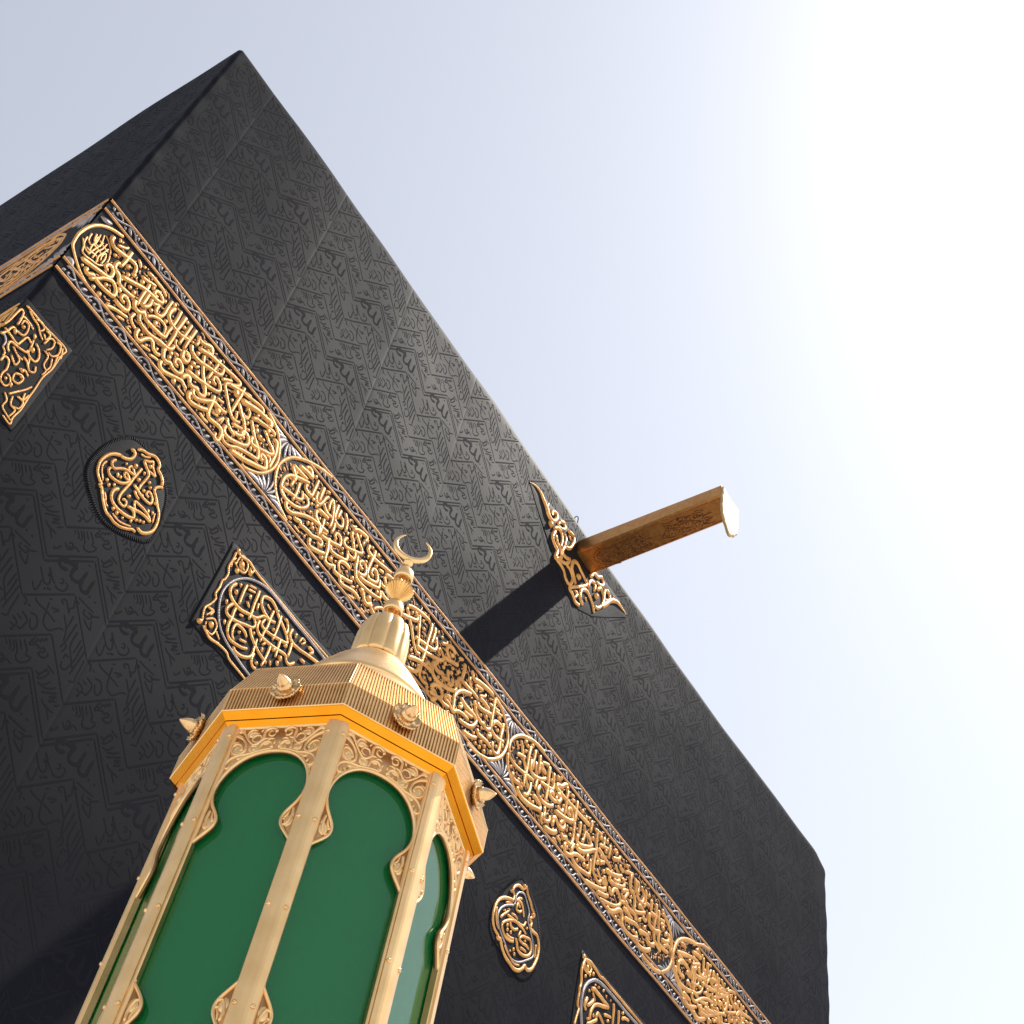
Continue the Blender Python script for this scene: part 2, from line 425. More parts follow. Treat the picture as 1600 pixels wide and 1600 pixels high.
# stroke data in millimetres on the wall: kind, width, then x z pairs (s stroke, t tapered, v silver, o dot)
BELT = """
s 32 158 10004 158 9959 178 9933 208 9924 254 9942 299 9961 345 9980 376 9980 394 9949 401 9900
s 32 303 10047 308 9968 307 9878 301 9833
s 31 287 9870 273 9818 289 9777 314 9777 338 9766 354 9726 381 9711 414 9717 462 9730 497 9745
s 31 81 9576 132 9598 184 9621 237 9644 284 9666 297 9697 290 9744 264 9768 236 9753 233 9715 266 9711
s 30 149 9569 155 9528 178 9527 202 9559 215 9556 249 9548 295 9550 342 9563 376 9577 381 9611 367 9647 328 9674 295 9658 259 9615 237 9569 198 9503
o 30 241 9500 260 9466
o 35 293 9501 314 9463
o 30 294 9616 313 9581
o 31 374 9691 393 9656
o 31 228 9888 243 9861
o 21 217 10043 229 10021
o 20 112 9551 124 9530
s 21 190 10036 206 10029 208 10004
s 21 208 9969 241 10000 268 10030 267 10055
o 37 333 9922 353 9886
s 27 348 10010 367 9999
s 27 362 10054 392 10034 415 10003
o 27 423 10058 436 10035
o 32 364 9866 381 9835
o 32 395 9911 412 9880
s 13 16 9729 51 9679 65 9634 99 9626 146 9648 184 9663 217 9712 224 9775 211 9831 189 9881 150 9918 116 9937
s 13 32 9775 42 9705 72 9673 104 9678 91 9723 89 9790 82 9866
s 13 40 9834 52 9760 87 9751 96 9820 86 9902
s 13 66 9873 84 9799 128 9807 107 9930
s 13 103 9659 112 9727 122 9796 131 9866
s 13 136 9665 135 9750 150 9811 154 9889
s 13 173 9662 161 9726 170 9795 180 9865
s 13 200 9699 201 9762 187 9808 174 9767 185 9716
s 13 65 9695 106 9697 144 9714 180 9691
s 13 88 9771 136 9770 185 9769
s 13 103 9851 146 9839 195 9838
s 32 342 9782 424 9835 507 9889 577 9912 618 9919 652 9941 647 9975 611 9994 581 9978 583 9938 620 9940
s 27 460 10037 504 10050 562 10051 614 10050 660 10023
s 27 442 9952 495 9972 528 9994 570 10011
s 27 518 9976 524 9917 523 9848 527 9770 537 9718
s 27 551 9998 558 9949
s 30 553 9898 557 9819 560 9756 585 9780 598 9826 591 9875 601 9867 625 9871 648 9900 649 9860 663 9823 695 9833 709 9881 706 9961 707 10058
s 32 503 9746 520 9691 552 9678 576 9691 594 9728 624 9694 669 9692 727 9702 777 9715 799 9733 796 9787 800 9842 802 9963 794 10069
s 24 620 9713 661 9778 713 9812 759 9810 778 9774 784 9726
o 34 685 9768 709 9723
o 32 736 9865 755 9829
s 32 575 9681 603 9629 661 9614 718 9623 787 9658 832 9670 868 9686 885 9728 874 9760
s 33 757 10026 738 9987 739 9921 770 9886 815 9874 871 9879 928 9909 963 9931
s 33 843 10063 842 9950 839 9879 846 9815 847 9726 846 9668
s 30 905 10059 906 9951 903 9855 905 9800
s 30 950 10062 949 9959 947 9872 949 9803
s 30 953 9784 972 9733 1005 9733 1018 9770 1004 9812 971 9811 949 9803
s 28 980 10041 1003 10009 1010 9970 997 9942
s 22 963 9931 992 9951
s 31 398 9591 416 9570 457 9572 497 9588 500 9626 479 9665 441 9678 423 9656 434 9625 470 9626
s 25 371 9456 403 9484 447 9514 495 9536 538 9557
s 26 552 9644 549 9582 577 9553 620 9541
s 20 468 9476 499 9495 528 9508
s 31 632 9576 630 9534 645 9494 673 9489 696 9549 726 9596 754 9591 778 9557 814 9548 843 9576
s 21 697 9478 735 9498 776 9514
s 21 775 9481 818 9506 856 9517
o 26 658 9561 672 9535
o 31 382 9687 401 9652
o 32 616 9815 635 9779
o 33 725 10061 745 10024
o 33 865 9982 881 9949
o 33 865 10046 879 10018
o 32 367 9859 382 9833
o 37 394 9914 413 9878
o 37 463 9936 483 9900
o 31 421 9795 440 9760
o 32 457 9797 481 9752
o 27 659 10000 676 9968
o 21 794 9597 808 9571
o 21 722 9534 736 9508
s 22 870 9819 885 9777 922 9768 953 9784
s 22 910 9703 953 9720
s 15 553 9484 611 9479
s 32 842 9663 846 9620 869 9576 900 9576 920 9598 953 9584 990 9585 1013 9603 1019 9643 1000 9678 961 9692 941 9669 951 9637 989 9638
s 32 865 9546 871 9500 905 9482 954 9508 1015 9551 1055 9571 1088 9557 1116 9552
s 33 1051 9580 1043 9608 1060 9649 1088 9658 1104 9627 1139 9623 1166 9646 1187 9630 1219 9631 1236 9662 1222 9704 1191 9754 1153 9802 1123 9863 1099 9924 1091 9953
s 30 953 9808 964 9761 994 9741 1016 9750 1017 9785 996 9801 968 9791
o 32 884 9691 905 9651
o 32 888 9648 909 9608
o 37 995 9526 1020 9478
o 33 1041 9922 1057 9889
o 44 1046 9807 1066 9765
o 38 1043 9759 1067 9714
o 38 1104 9782 1130 9731
o 34 1143 9957 1162 9920
s 22 905 9702 945 9723
s 22 1079 9780 1107 9829
s 34 976 9918 1000 9871 1042 9854 1096 9863 1139 9885 1193 9910 1238 9928 1264 9958 1262 10005 1245 10054
s 34 984 10047 1011 10021 1047 10028 1085 10061 1116 10066 1133 10018 1105 10007 1081 10029
s 31 1028 9947 1070 9970 1134 10002 1194 10018 1255 10034 1316 10051 1379 10062 1414 10063 1411 10026 1376 9983 1337 9950 1325 9918 1348 9886 1378 9850 1414 9805 1455 9762 1494 9738 1529 9749 1556 9778
s 28 1205 10067 1208 9990 1203 9917 1199 9845 1195 9799
s 31 1030 9683 1085 9702 1141 9721 1195 9745 1250 9768 1297 9796 1312 9834 1293 9871 1257 9891 1230 9876 1243 9837 1278 9833
s 33 1147 9619 1159 9582 1192 9568 1239 9604 1288 9666 1313 9694 1350 9700 1396 9703 1439 9724
s 35 1143 9575 1142 9527 1170 9498 1219 9515 1276 9557 1311 9591
s 33 1292 9750 1307 9693 1312 9630 1320 9573 1344 9538 1385 9549 1432 9561 1465 9547 1475 9486 1470 9442 1441 9447 1430 9498
s 29 1457 10076 1463 10004 1463 9916 1461 9834 1461 9763
s 29 1337 9950 1391 9981 1456 10018 1529 10042 1601 10070 1653 10080 1671 10056 1658 10007
s 20 1483 10049 1544 10071
s 44 1478 9944 1539 9975 1625 10017 1702 10035 1759 10051 1769 10015 1738 9989
s 31 1467 9922 1501 9881 1540 9842 1575 9812 1606 9761 1615 9712 1584 9663 1525 9644
s 26 1548 9956 1583 9926 1585 9864 1548 9853 1541 9883
s 25 1317 9754 1354 9761 1387 9776
o 33 1211 9807 1225 9779
o 28 1248 9718 1262 9691
s 26 1281 9925 1315 9967 1362 10012
s 25 1489 9833 1510 9776 1508 9750
s 22 1335 9610 1398 9629
s 22 1402 9581 1431 9659 1431 9590
s 22 1264 9502 1309 9490 1358 9497
s 16 1043 9507 1076 9493 1122 9491
o 23 1417 9882 1431 9854
o 46 1408 9989 1440 9922
o 44 1361 9692 1388 9637
o 33 931 9955 945 9927
s 31 1612 9895 1643 9859 1678 9813 1717 9774 1752 9744 1778 9703 1787 9654 1761 9635 1710 9613 1655 9585 1609 9554 1564 9508 1519 9492 1489 9512 1484 9550
s 32 1614 9905 1646 9942 1705 9967 1764 9993 1817 10003 1831 9973
s 32 1678 9783 1688 9734 1709 9717 1754 9739 1809 9773 1863 9808 1877 9841 1857 9868 1813 9887 1769 9921 1734 9936
s 32 1828 9947 1866 9958 1888 9910 1901 9834 1900 9757 1898 9686
s 37 1571 9480 1627 9503 1700 9533 1764 9572 1828 9611 1873 9648 1869 9687 1843 9728 1802 9727 1804 9692 1843 9683
s 34 1469 9635 1475 9582 1500 9557 1544 9563 1602 9597 1652 9634 1675 9672 1666 9721 1634 9746 1600 9730 1611 9692 1645 9692
s 31 1450 9701 1477 9661 1515 9637 1545 9632 1566 9616
s 28 1501 9694 1555 9723 1597 9750
o 46 1722 9854 1738 9821
o 41 1756 9857 1769 9828
s 23 1723 9821 1776 9845
o 23 1699 9695 1720 9649
o 23 1735 9706 1748 9678
o 35 1681 9883 1701 9840
o 35 1761 9985 1781 9941
o 35 1800 9963 1808 9943
o 23 1597 9854 1612 9820
o 22 1556 9678 1569 9651
s 23 1612 9777 1648 9803
o 29 1641 9998 1655 9969
o 24 1693 10071 1706 10041
s 23 1828 9761 1872 9773 1883 9719
o 34 1601 9656 1610 9637
o 23 1779 9598 1787 9580
o 22 1660 9561 1673 9534
s 26 1542 9955 1581 9931 1587 9875 1550 9864 1548 9884
s 23 1489 9833 1507 9796 1508 9765
o 29 1669 9907 1681 9883
o 23 1800 9854 1808 9835
o 23 1756 9811 1765 9792
s 26 1697 10109 1755 10092 1808 10070 1857 10025 1895 9974 1919 9905 1936 9835 1935 9758 1917 9689 1882 9614 1839 9558 1789 9517 1736 9485 1694 9474
s 27 2406 10225 2272 10179 2163 10116 2086 10054 2019 9974 1975 9877 1960 9798 1966 9722 1987 9645 2021 9585 2064 9537 2109 9499 2152 9480 2204 9458
s 24 1996 9845 2014 9822 2032 9830
s 23 2000 9758 2008 9739 2021 9741
s 36 2054 9943 2083 9911 2118 9880 2124 9850 2112 9811
s 36 2054 9943 2104 9946 2159 9955 2207 9963 2223 9960
s 33 2109 9884 2115 9937
s 37 2105 9994 2156 10013 2209 10027 2246 10028 2229 10068 2195 10079 2175 10054 2198 10036
s 30 2253 9960 2211 9937 2164 9908 2109 9868 2065 9819 2042 9759 2041 9698 2055 9650 2081 9624 2121 9615 2165 9626 2213 9648 2271 9698 2303 9759 2300 9800 2269 9821 2227 9814 2210 9837
s 30 2116 9869 2119 9813 2115 9755
s 29 2031 9656 2091 9681 2152 9705 2202 9723 2237 9759 2234 9800 2210 9837
s 30 2170 9878 2177 9812 2180 9740 2171 9662
s 23 2057 9726 2095 9737
s 24 2129 9758 2156 9762
o 30 2186 9792 2194 9773
o 23 2205 9698 2214 9679
o 24 2257 9762 2266 9743
s 33 2234 9936 2232 9888 2268 9873 2301 9883 2305 9942 2308 10007 2306 10082
s 37 2369 10076 2374 10028 2375 9954 2382 9902
s 31 2339 9985 2342 9927 2358 9887 2388 9887 2410 9943 2422 10004 2443 10045
s 27 2381 9886 2374 9832
o 30 2321 9887 2334 9857
o 30 2322 9834 2334 9805
o 36 2334 9753 2347 9724
o 37 2266 10088 2281 10053
s 25 2397 10065 2449 10085
s 33 2390 9830 2395 9783 2412 9760 2443 9739 2462 9732 2477 9677 2479 9637
s 33 2390 9830 2426 9851 2475 9859 2518 9865
s 31 2420 9956 2441 9922 2473 9901 2510 9901 2537 9911
s 31 2479 10068 2471 9996 2486 9924
s 31 2479 10068 2509 10013 2529 9947 2544 9875 2544 9801
s 31 2544 10079 2545 10019 2551 9950 2574 9911 2614 9907 2642 9933 2627 9990 2594 9995
s 31 2581 10063 2579 9993 2581 9950
s 31 2615 10075 2654 10037 2676 9982 2684 9924
s 31 2569 9905 2579 9844 2576 9780
s 32 2136 9612 2139 9572 2163 9551 2201 9561 2252 9609 2303 9657 2359 9696 2408 9718 2462 9732 2508 9744 2555 9756
s 32 2233 9571 2248 9553 2277 9567 2302 9576 2310 9557 2342 9567 2369 9571 2395 9579 2424 9578 2459 9599 2499 9625 2529 9624 2534 9594 2513 9576 2489 9598
s 30 2471 9832 2482 9771 2484 9714 2490 9664
s 18 2497 9701 2552 9730
s 30 2490 9664 2542 9682 2592 9705 2652 9740 2682 9760 2678 9806 2659 9835 2621 9834 2614 9796 2645 9775
s 23 2184 9505 2233 9521
o 29 2353 9659 2369 9621
o 30 2386 9684 2402 9646
o 35 2405 9657 2417 9628
o 24 2433 9800 2445 9770
o 36 2504 9826 2516 9797
o 25 2678 10074 2690 10043
s 25 2705 10024 2749 10053 2746 10080
o 25 2703 9954 2715 9923
s 17 2259 9495 2332 9491
o 23 2369 9521 2381 9493
s 35 2427 9554 2427 9504 2451 9482 2499 9504 2546 9531 2590 9567
s 31 2738 10002 2748 9956 2779 9918 2805 9873 2831 9846 2836 9794 2811 9779 2773 9779 2761 9808
s 32 2736 10008 2773 10052 2826 10077 2878 10086 2882 10054 2863 10023
s 31 2768 10024 2804 9992 2840 9960 2872 9938 2884 9907 2843 9874 2787 9839 2736 9815 2706 9832 2706 9869 2730 9904
o 25 2813 10050 2827 10014
s 25 2733 9878 2746 9864
o 25 2812 9933 2824 9903
o 25 2861 10028 2877 9987
o 31 2705 9779 2717 9749
o 37 2716 9731 2726 9707
s 33 2573 9733 2583 9673 2598 9619 2601 9558 2612 9515 2644 9509 2683 9539 2698 9557 2712 9523 2756 9524 2806 9547 2863 9575 2898 9600
s 30 2598 9690 2623 9648 2667 9649 2723 9678 2772 9706 2780 9743 2764 9783
o 35 2565 9521 2579 9488
o 42 2637 9596 2655 9553
o 24 2689 9614 2699 9590
s 30 2842 9664 2813 9680 2770 9674 2735 9649 2727 9612 2748 9579 2774 9552
s 30 2774 9552 2785 9508 2809 9486 2854 9503 2911 9531 2952 9541 2985 9536 3014 9519
s 24 2799 9622 2832 9632
o 37 2872 9648 2887 9609
s 31 2856 9860 2867 9814 2876 9752 2895 9703 2916 9670 2958 9660 3017 9669 3074 9682 3134 9706 3173 9728 3168 9764 3152 9804
s 31 2924 9707 2983 9716 3049 9746 3113 9782 3135 9807 3124 9859 3122 9885
s 31 2893 9729 2931 9729 2973 9761 2977 9810 2954 9849 2913 9853 2896 9819 2922 9791 2952 9795
o 38 2937 9894 2948 9864
o 25 2941 9962 2955 9927
s 32 2927 10061 2927 10001 2957 9984 3011 9987 3069 10002 3134 10023 3208 10041
s 32 2987 10071 2996 10006 2990 9940 2987 9864 2994 9807 3020 9779 3068 9797 3098 9823 3095 9870 3067 9904 3030 9898 3025 9849 3062 9833
s 26 2936 10057 2981 10064
o 39 3019 10071 3035 10029
o 32 3078 10064 3094 10022
o 38 3038 9959 3050 9928
s 26 3074 9948 3138 9969
s 32 3145 9970 3193 9994 3252 10009
s 32 3144 9954 3174 9915 3195 9880 3165 9854 3129 9865
s 32 3152 9804 3192 9783 3239 9785 3281 9802
s 34 2972 9605 3003 9625 3027 9603 3046 9575 3081 9564 3111 9604 3132 9571 3169 9556 3206 9540
o 31 3125 9773 3140 9733
o 49 3068 9655 3091 9596
s 25 3150 9584 3189 9646 3231 9678 3265 9673
o 24 2941 9627 2953 9597
s 21 2889 9548 2935 9585
s 21 2888 9457 2964 9492
s 21 3031 9476 3093 9474
o 25 3068 9718 3079 9688
s 32 3443 9935 3473 9896 3513 9853 3557 9800 3594 9741 3637 9688 3669 9666 3711 9688
s 33 3441 9940 3492 9981 3564 10014 3631 10036 3695 10046 3713 10021
s 33 3412 9816 3486 9859 3553 9902 3583 9934 3563 9970 3527 9975
s 33 3585 10001 3607 9938 3623 9869 3644 9807 3660 9739 3684 9695
s 32 3734 10058 3743 9981 3742 9909 3742 9838 3747 9773 3746 9703 3746 9634 3751 9572 3759 9526 3791 9504 3830 9509 3852 9517 3864 9482 3896 9460
s 33 3776 10059 3788 9999 3787 9927 3782 9865
s 30 3809 9986 3832 9945 3847 9897 3828 9856 3777 9832 3717 9812 3658 9793 3605 9780
s 30 3642 9721 3703 9735 3768 9760 3833 9791 3890 9821 3931 9849 3945 9884 3918 9913 3881 9924 3877 9885 3913 9879
s 34 3942 9895 4002 9920 4062 9946 4115 9971
s 34 4060 10036 4009 10056 3963 10038 3953 9991 3981 9956 4021 9940
o 41 4015 10012 4029 9969
s 26 3646 9922 3695 9924
o 27 3636 9998 3647 9966
o 26 3508 9959 3521 9922
o 27 3817 10065 3827 10033
s 24 3854 10032 3891 10049
s 27 3878 9985 3932 10027 3936 10067
o 26 3588 9875 3602 9833
s 32 3596 9551 3661 9596 3730 9632 3789 9651 3837 9657 3856 9649 3842 9690 3807 9696 3789 9651
s 32 3607 9454 3669 9483 3720 9521 3729 9564 3709 9598
o 25 3660 9554 3670 9524
o 32 3603 9646 3614 9616
s 36 3873 9770 3857 9719 3874 9668 3907 9645 3958 9642 4019 9661 4085 9691 4146 9737 4144 9797 4124 9833
s 36 3900 9817 3879 9754 3905 9725 3945 9731 3972 9751 3989 9726 4026 9742 4053 9762 4073 9727 4099 9753 4095 9790 4076 9798
s 33 4019 9840 4036 9787 4040 9750
s 34 4175 10059 4185 9998 4187 9936 4187 9881
o 33 3965 9876 3979 9834
o 33 3963 9829 3975 9792
o 34 4058 9906 4068 9874
o 34 4055 9861 4069 9819
o 34 4119 9932 4132 9889
s 28 4095 10035 4153 10073
s 28 4261 10067 4291 10054 4298 10004
o 32 3863 9605 3875 9570
o 32 3805 9558 3815 9528
o 26 3988 9705 3998 9674
o 38 3785 9592 3795 9562
o 26 3939 9698 3950 9667
s 34 4197 9794 4171 9823 4154 9848 4162 9877 4187 9881 4239 9883 4290 9885 4341 9892 4395 9889 4408 9874
s 34 4264 9999 4267 9960 4297 9919 4327 9879
s 39 4298 10004 4359 10036 4433 10059 4500 10075 4554 10077 4568 10062
s 28 4333 9975 4396 10002 4446 10015
o 35 4353 9967 4367 9924
s 24 4409 9930 4473 9985 4472 10019
s 33 4326 9856 4272 9832 4214 9796 4178 9747 4155 9684 4162 9637 4168 9590 4175 9543 4206 9579 4256 9607 4312 9619 4365 9615
s 37 4215 9736 4247 9719 4293 9709 4344 9710 4396 9712 4436 9695 4432 9651 4398 9593 4340 9559 4277 9540 4243 9541
s 27 4212 9638 4250 9654 4248 9686 4212 9665
s 30 4284 9653 4342 9661 4396 9684
s 34 4364 9845 4394 9805 4417 9758 4460 9731 4497 9725 4528 9741 4551 9722 4590 9738 4605 9779
s 35 4408 9874 4428 9837 4479 9845 4541 9876 4596 9901
s 35 4414 9914 4473 9922 4528 9919 4566 9913
s 35 4590 10077 4595 9997 4600 9918 4605 9840 4613 9780 4647 9757 4702 9753 4766 9779 4796 9800
s 28 4532 9965 4607 9987 4683 10010
s 28 4615 9960 4722 9999
s 35 4638 9817 4629 9849 4663 9888 4714 9901 4741 9899 4744 9956
s 35 4744 9956 4748 9877 4744 9792 4752 9732 4753 9666 4740 9621 4700 9605 4674 9634 4665 9693
s 34 4469 9645 4481 9604 4516 9603 4565 9615 4607 9620 4636 9613 4661 9616
s 36 4315 9476 4362 9487 4423 9511 4487 9556
s 31 4580 9682 4614 9686 4631 9721 4589 9710
o 27 4436 9582 4445 9551
o 40 4525 9574 4536 9538
o 40 4524 9521 4534 9485
o 40 4577 9576 4587 9539
o 40 4581 9531 4594 9489
o 33 4474 9512 4484 9481
o 41 4652 9588 4664 9546
o 41 4525 9840 4537 9797
o 34 4466 9798 4476 9767
o 42 4677 9966 4688 9928
o 35 4532 10028 4539 10006
o 42 4686 9840 4695 9808
o 42 4771 9762 4783 9720
o 27 4505 9699 4514 9668
o 27 4710 9693 4719 9662
s 35 3931 9428 3974 9496 3944 9534 3900 9518
s 32 3897 9528 3927 9584 3968 9611 4012 9606 4030 9577 4024 9544 3992 9514
s 32 3895 9486 3955 9504 4015 9522 4066 9518 4135 9538
s 33 4136 9585 4110 9614 4082 9621 4065 9597 4073 9572 4117 9567 4156 9551 4185 9539
s 31 4573 10074 4646 10074 4698 10053 4746 10014 4786 9968 4822 9905 4836 9822 4825 9731 4788 9638 4723 9554 4654 9492 4578 9456 4483 9428 4389 9428
s 32 5307 10138 5174 10130 5070 10091 4973 10030 4903 9945 4869 9866 4869 9798 4895 9740 4946 9719 5018 9723 5104 9746 5173 9766 5236 9775
s 31 4864 9753 4874 9682 4899 9625 4938 9581 4975 9547 5024 9499 5067 9472
s 32 4989 10003 5022 9950 5047 9891 5079 9838 5112 9786 5114 9708 5118 9620
s 32 5126 10058 5120 9970 5122 9890 5124 9810 5126 9732 5158 9680 5177 9644
s 33 5188 10073 5187 10003 5186 9933 5195 9860
s 33 5254 10077 5261 10014 5270 9939 5273 9888
s 36 5171 9954 5161 9884 5172 9840 5214 9823 5283 9849 5347 9898 5375 9937
s 32 5222 9979 5228 9916 5250 9867 5269 9830 5264 9773 5260 9716
s 37 5398 10081 5399 9998 5407 9924 5415 9850 5413 9781 5411 9713
s 37 5370 9959 5327 9977 5293 10001 5276 9992 5301 9967 5349 9968
s 30 5287 10023 5345 10061 5398 10081
s 33 5460 10066 5466 10002 5479 9945 5471 9898 5410 9872 5348 9852 5305 9835
s 37 5490 10065 5529 10064 5568 10064
s 38 5655 10029 5653 10082 5616 10071 5579 10018 5526 9993 5525 9958 5584 9954 5662 9953 5749 9960 5847 9967 5955 9976 6034 9981
s 34 5677 10062 5668 9972 5675 9897 5676 9804
s 37 5540 9890 5570 9929 5594 9909 5578 9855 5540 9850 5540 9890
s 37 5519 9858 5487 9871 5460 9862 5450 9826 5491 9814 5555 9829
s 33 5559 9812 5601 9795 5637 9805 5637 9851
s 36 5321 9809 5298 9749 5309 9705 5351 9688 5415 9697 5482 9733 5519 9778
s 39 5042 9566 5060 9531 5102 9509 5165 9511 5250 9537 5333 9575 5357 9589 5357 9628 5315 9645 5276 9651 5241 9646
s 38 4966 9644 4970 9596 5010 9584 5051 9600 5081 9588 5117 9592
s 32 5118 9554 5167 9576 5191 9624 5201 9691 5198 9741
s 28 5029 9614 5056 9650
o 35 4921 9677 4930 9645
o 42 5078 9634 5085 9607
o 35 5208 9593 5219 9550
o 35 5253 9598 5261 9566
o 29 5362 9757 5370 9725
s 28 4900 9853 4924 9834
s 29 4938 9950 4967 9914 4990 9894
s 29 4969 9835 5017 9864 5092 9897
o 35 5015 9804 5025 9766
o 36 5064 9968 5073 9935
o 44 5075 10033 5084 10000
s 29 5030 10027 5080 10052
s 37 5115 10063 5167 10082
s 32 5411 9674 5424 9619 5419 9564 5458 9557 5496 9595 5492 9650
s 32 5393 9593 5391 9527 5420 9487
s 41 5538 9735 5612 9750 5692 9778 5779 9824 5778 9876 5761 9908 5721 9909 5712 9861 5764 9851
s 30 5710 10049 5775 10070
s 30 5728 10010 5792 10037
s 34 5815 10070 5813 9986 5811 9904 5812 9811
s 36 5539 9573 5542 9640 5561 9681 5592 9668 5618 9638
s 36 5640 9669 5643 9697 5673 9735 5705 9722
o 45 5549 10103 5557 10068
o 37 5638 9886 5646 9852
o 37 5440 9987 5448 9953
s 36 5526 9627 5545 9668 5582 9673 5616 9649 5664 9649 5693 9687 5694 9727 5671 9741 5642 9703 5649 9670
s 36 5661 9621 5687 9591 5738 9619 5761 9600 5808 9605 5824 9664 5824 9755 5821 9858
s 34 5821 9858 5820 9952 5820 10047
s 43 5430 9483 5500 9502 5566 9537 5611 9587
s 36 5737 9580 5732 9518 5758 9488 5811 9505 5858 9555 5908 9589 5973 9608 6038 9622
s 33 6057 9721 6054 9641
s 37 5855 9656 5831 9591 5832 9541 5871 9496 5931 9486 6014 9507 6103 9545 6110 9608 6101 9704
s 29 5612 9543 5642 9535 5679 9540
s 28 5560 9487 5638 9474
o 29 5728 9748 5735 9715
o 29 5727 9708 5735 9675
o 37 5774 9760 5781 9726
o 37 5777 9703 5784 9670
o 36 5760 9563 5768 9525
o 29 5695 9511 5702 9484
o 44 6014 9596 6023 9552
o 37 6060 9613 6069 9569
o 36 5915 9559 5923 9521
s 37 5887 9780 5880 9722 5914 9698 5985 9735 6072 9798 6101 9849
s 34 5896 9921 5902 9846 5900 9765
s 34 5944 9933 5975 9879 5970 9808 5960 9761
s 34 5975 9879 6036 9875 6071 9851 6069 9810
s 34 5943 9747 5972 9797
s 37 5895 9695 5905 9651 5951 9662 5996 9685 6062 9745 6129 9811 6167 9822 6194 9791 6235 9784 6309 9823
s 34 5888 10009 5917 10060
s 34 5961 10043 5965 9978 5989 9957
s 31 5989 10053 6022 10039
s 34 6049 10061 6052 9996 6046 9924
s 34 6144 10044 6146 9979 6149 9914 6160 9856 6154 9786 6150 9704 6155 9630 6192 9595 6245 9579 6277 9622 6250 9653 6216 9678 6204 9688
s 38 6177 9876 6239 9867 6302 9857 6366 9848 6409 9836
s 34 6222 9853 6268 9824
s 35 6255 10054 6257 9988 6248 9927
s 31 6189 9919 6264 9953 6340 9987
o 39 6295 10060 6304 10013
o 46 6087 9920 6095 9880
o 46 6200 10019 6208 9978
s 35 6349 10049 6351 9983 6346 9899
s 39 6403 10038 6453 10051 6440 10007
s 39 6400 9942 6465 9986 6501 10015 6504 10058
o 39 6294 9957 6303 9911
o 45 6189 9761 6198 9716
o 38 6243 9794 6251 9754
s 35 6454 9931 6480 9898 6516 9873
s 39 6518 9981 6544 9949 6597 9950
s 42 6319 9772 6397 9787 6492 9835 6575 9893
s 32 6595 9962 6662 10001 6741 10036
s 36 6656 10036 6652 9999
s 31 6099 10014 6148 10021 6226 10044
s 39 6391 9763 6409 9725 6469 9732 6544 9771 6609 9814 6611 9868 6568 9874
s 39 6443 9764 6501 9783 6553 9837
s 41 6046 9444 6137 9476 6228 9515 6318 9564 6368 9616
s 38 6279 9662 6314 9638 6357 9620
s 34 6303 9694 6347 9677 6375 9634
s 36 6703 10006 6696 9921 6715 9869
s 40 6785 10030 6781 9920
o 45 6293 9748 6300 9708
o 38 6409 9836 6415 9801
o 63 6612 10049 6618 10013
s 34 6399 9666 6425 9634 6448 9620 6477 9687 6524 9710 6557 9696 6583 9665 6582 9613 6521 9554 6447 9517 6373 9486 6289 9454
s 37 6234 9482 6308 9512 6381 9549 6416 9576
s 35 6589 9753 6643 9801 6683 9812 6652 9749 6638 9706 6605 9720 6581 9740
s 39 6666 9727 6683 9688 6726 9676 6788 9683 6830 9677 6826 9641
s 41 6404 9478 6438 9454 6503 9484 6572 9554 6620 9571 6638 9527 6636 9476 6681 9453 6743 9448 6822 9468 6897 9517
s 38 6631 9624 6692 9631 6746 9620 6799 9615
s 38 6665 9548 6743 9574 6821 9606 6872 9612 6885 9596
s 35 6702 10018 6694 9933 6715 9869 6759 9863 6785 9830 6794 9772 6792 9719 6843 9731 6920 9782 6967 9823
s 36 6764 10027 6785 9963 6787 9885
s 36 6806 10032 6827 9968 6817 9894 6854 9863 6896 9868 6918 9932 6900 9984 6862 10022
s 36 6935 10038 6945 9966 6945 9899 6931 9849
s 39 6841 9808 6893 9820 6947 9815
s 35 6922 9764 6957 9745 6998 9756
s 31 6585 9653 6662 9686
o 39 6724 9817 6730 9782
o 39 6721 9769 6727 9735
o 40 6990 10033 6995 9997
s 32 6954 9906 7026 9934
s 36 7036 10014 7045 9948 7043 9893
s 36 7121 10032 7121 9952 7121 9873 7112 9788 7121 9717 7139 9666 7196 9644 7251 9632
s 36 7169 10001 7169 9922 7179 9850 7198 9786 7196 9720 7234 9683 7309 9686 7372 9706
s 40 7025 9867 7024 9801 7052 9756 7095 9750 7137 9761 7227 9814
s 40 7034 9874 7097 9888 7159 9914
s 33 7191 9918 7285 9955
s 32 7206 9890 7290 9919
o 49 7250 9889 7255 9853
o 49 7233 10016 7238 9979
s 36 7236 9749 7288 9767 7349 9805 7353 9860 7319 9868 7292 9822
s 36 7275 9700 7332 9761 7386 9767 7412 9734
s 39 6887 9585 6966 9617 7027 9630 7072 9617
s 42 6860 9490 6887 9453 6949 9454 7027 9491 7092 9550
s 39 7009 9610 7035 9578 7097 9591 7143 9643
o 47 6879 9700 6885 9666
o 47 6965 9693 6972 9647
o 46 6810 9541 6816 9508
o 38 6741 9522 6747 9489
s 34 6860 9558 6858 9501
o 45 6535 9476 6543 9432
o 37 6586 9476 6592 9443
o 46 6958 9529 6962 9507
s 35 7050 9691 7027 9636
o 48 7307 9788 7310 9764
s 37 7208 10043 7279 10003 7351 9963 7390 9913 7412 9830 7412 9734
s 36 7338 9888 7388 9846 7418 9777 7428 9694 7407 9603 7352 9521 7266 9442
s 37 7811 10111 7700 10071 7593 10007 7511 9928 7466 9837 7444 9744 7454 9662 7484 9594 7533 9552 7592 9518 7650 9483 7719 9456 7787 9439 7876 9437
s 41 7503 9811 7587 9858 7672 9899 7759 9935 7812 9979
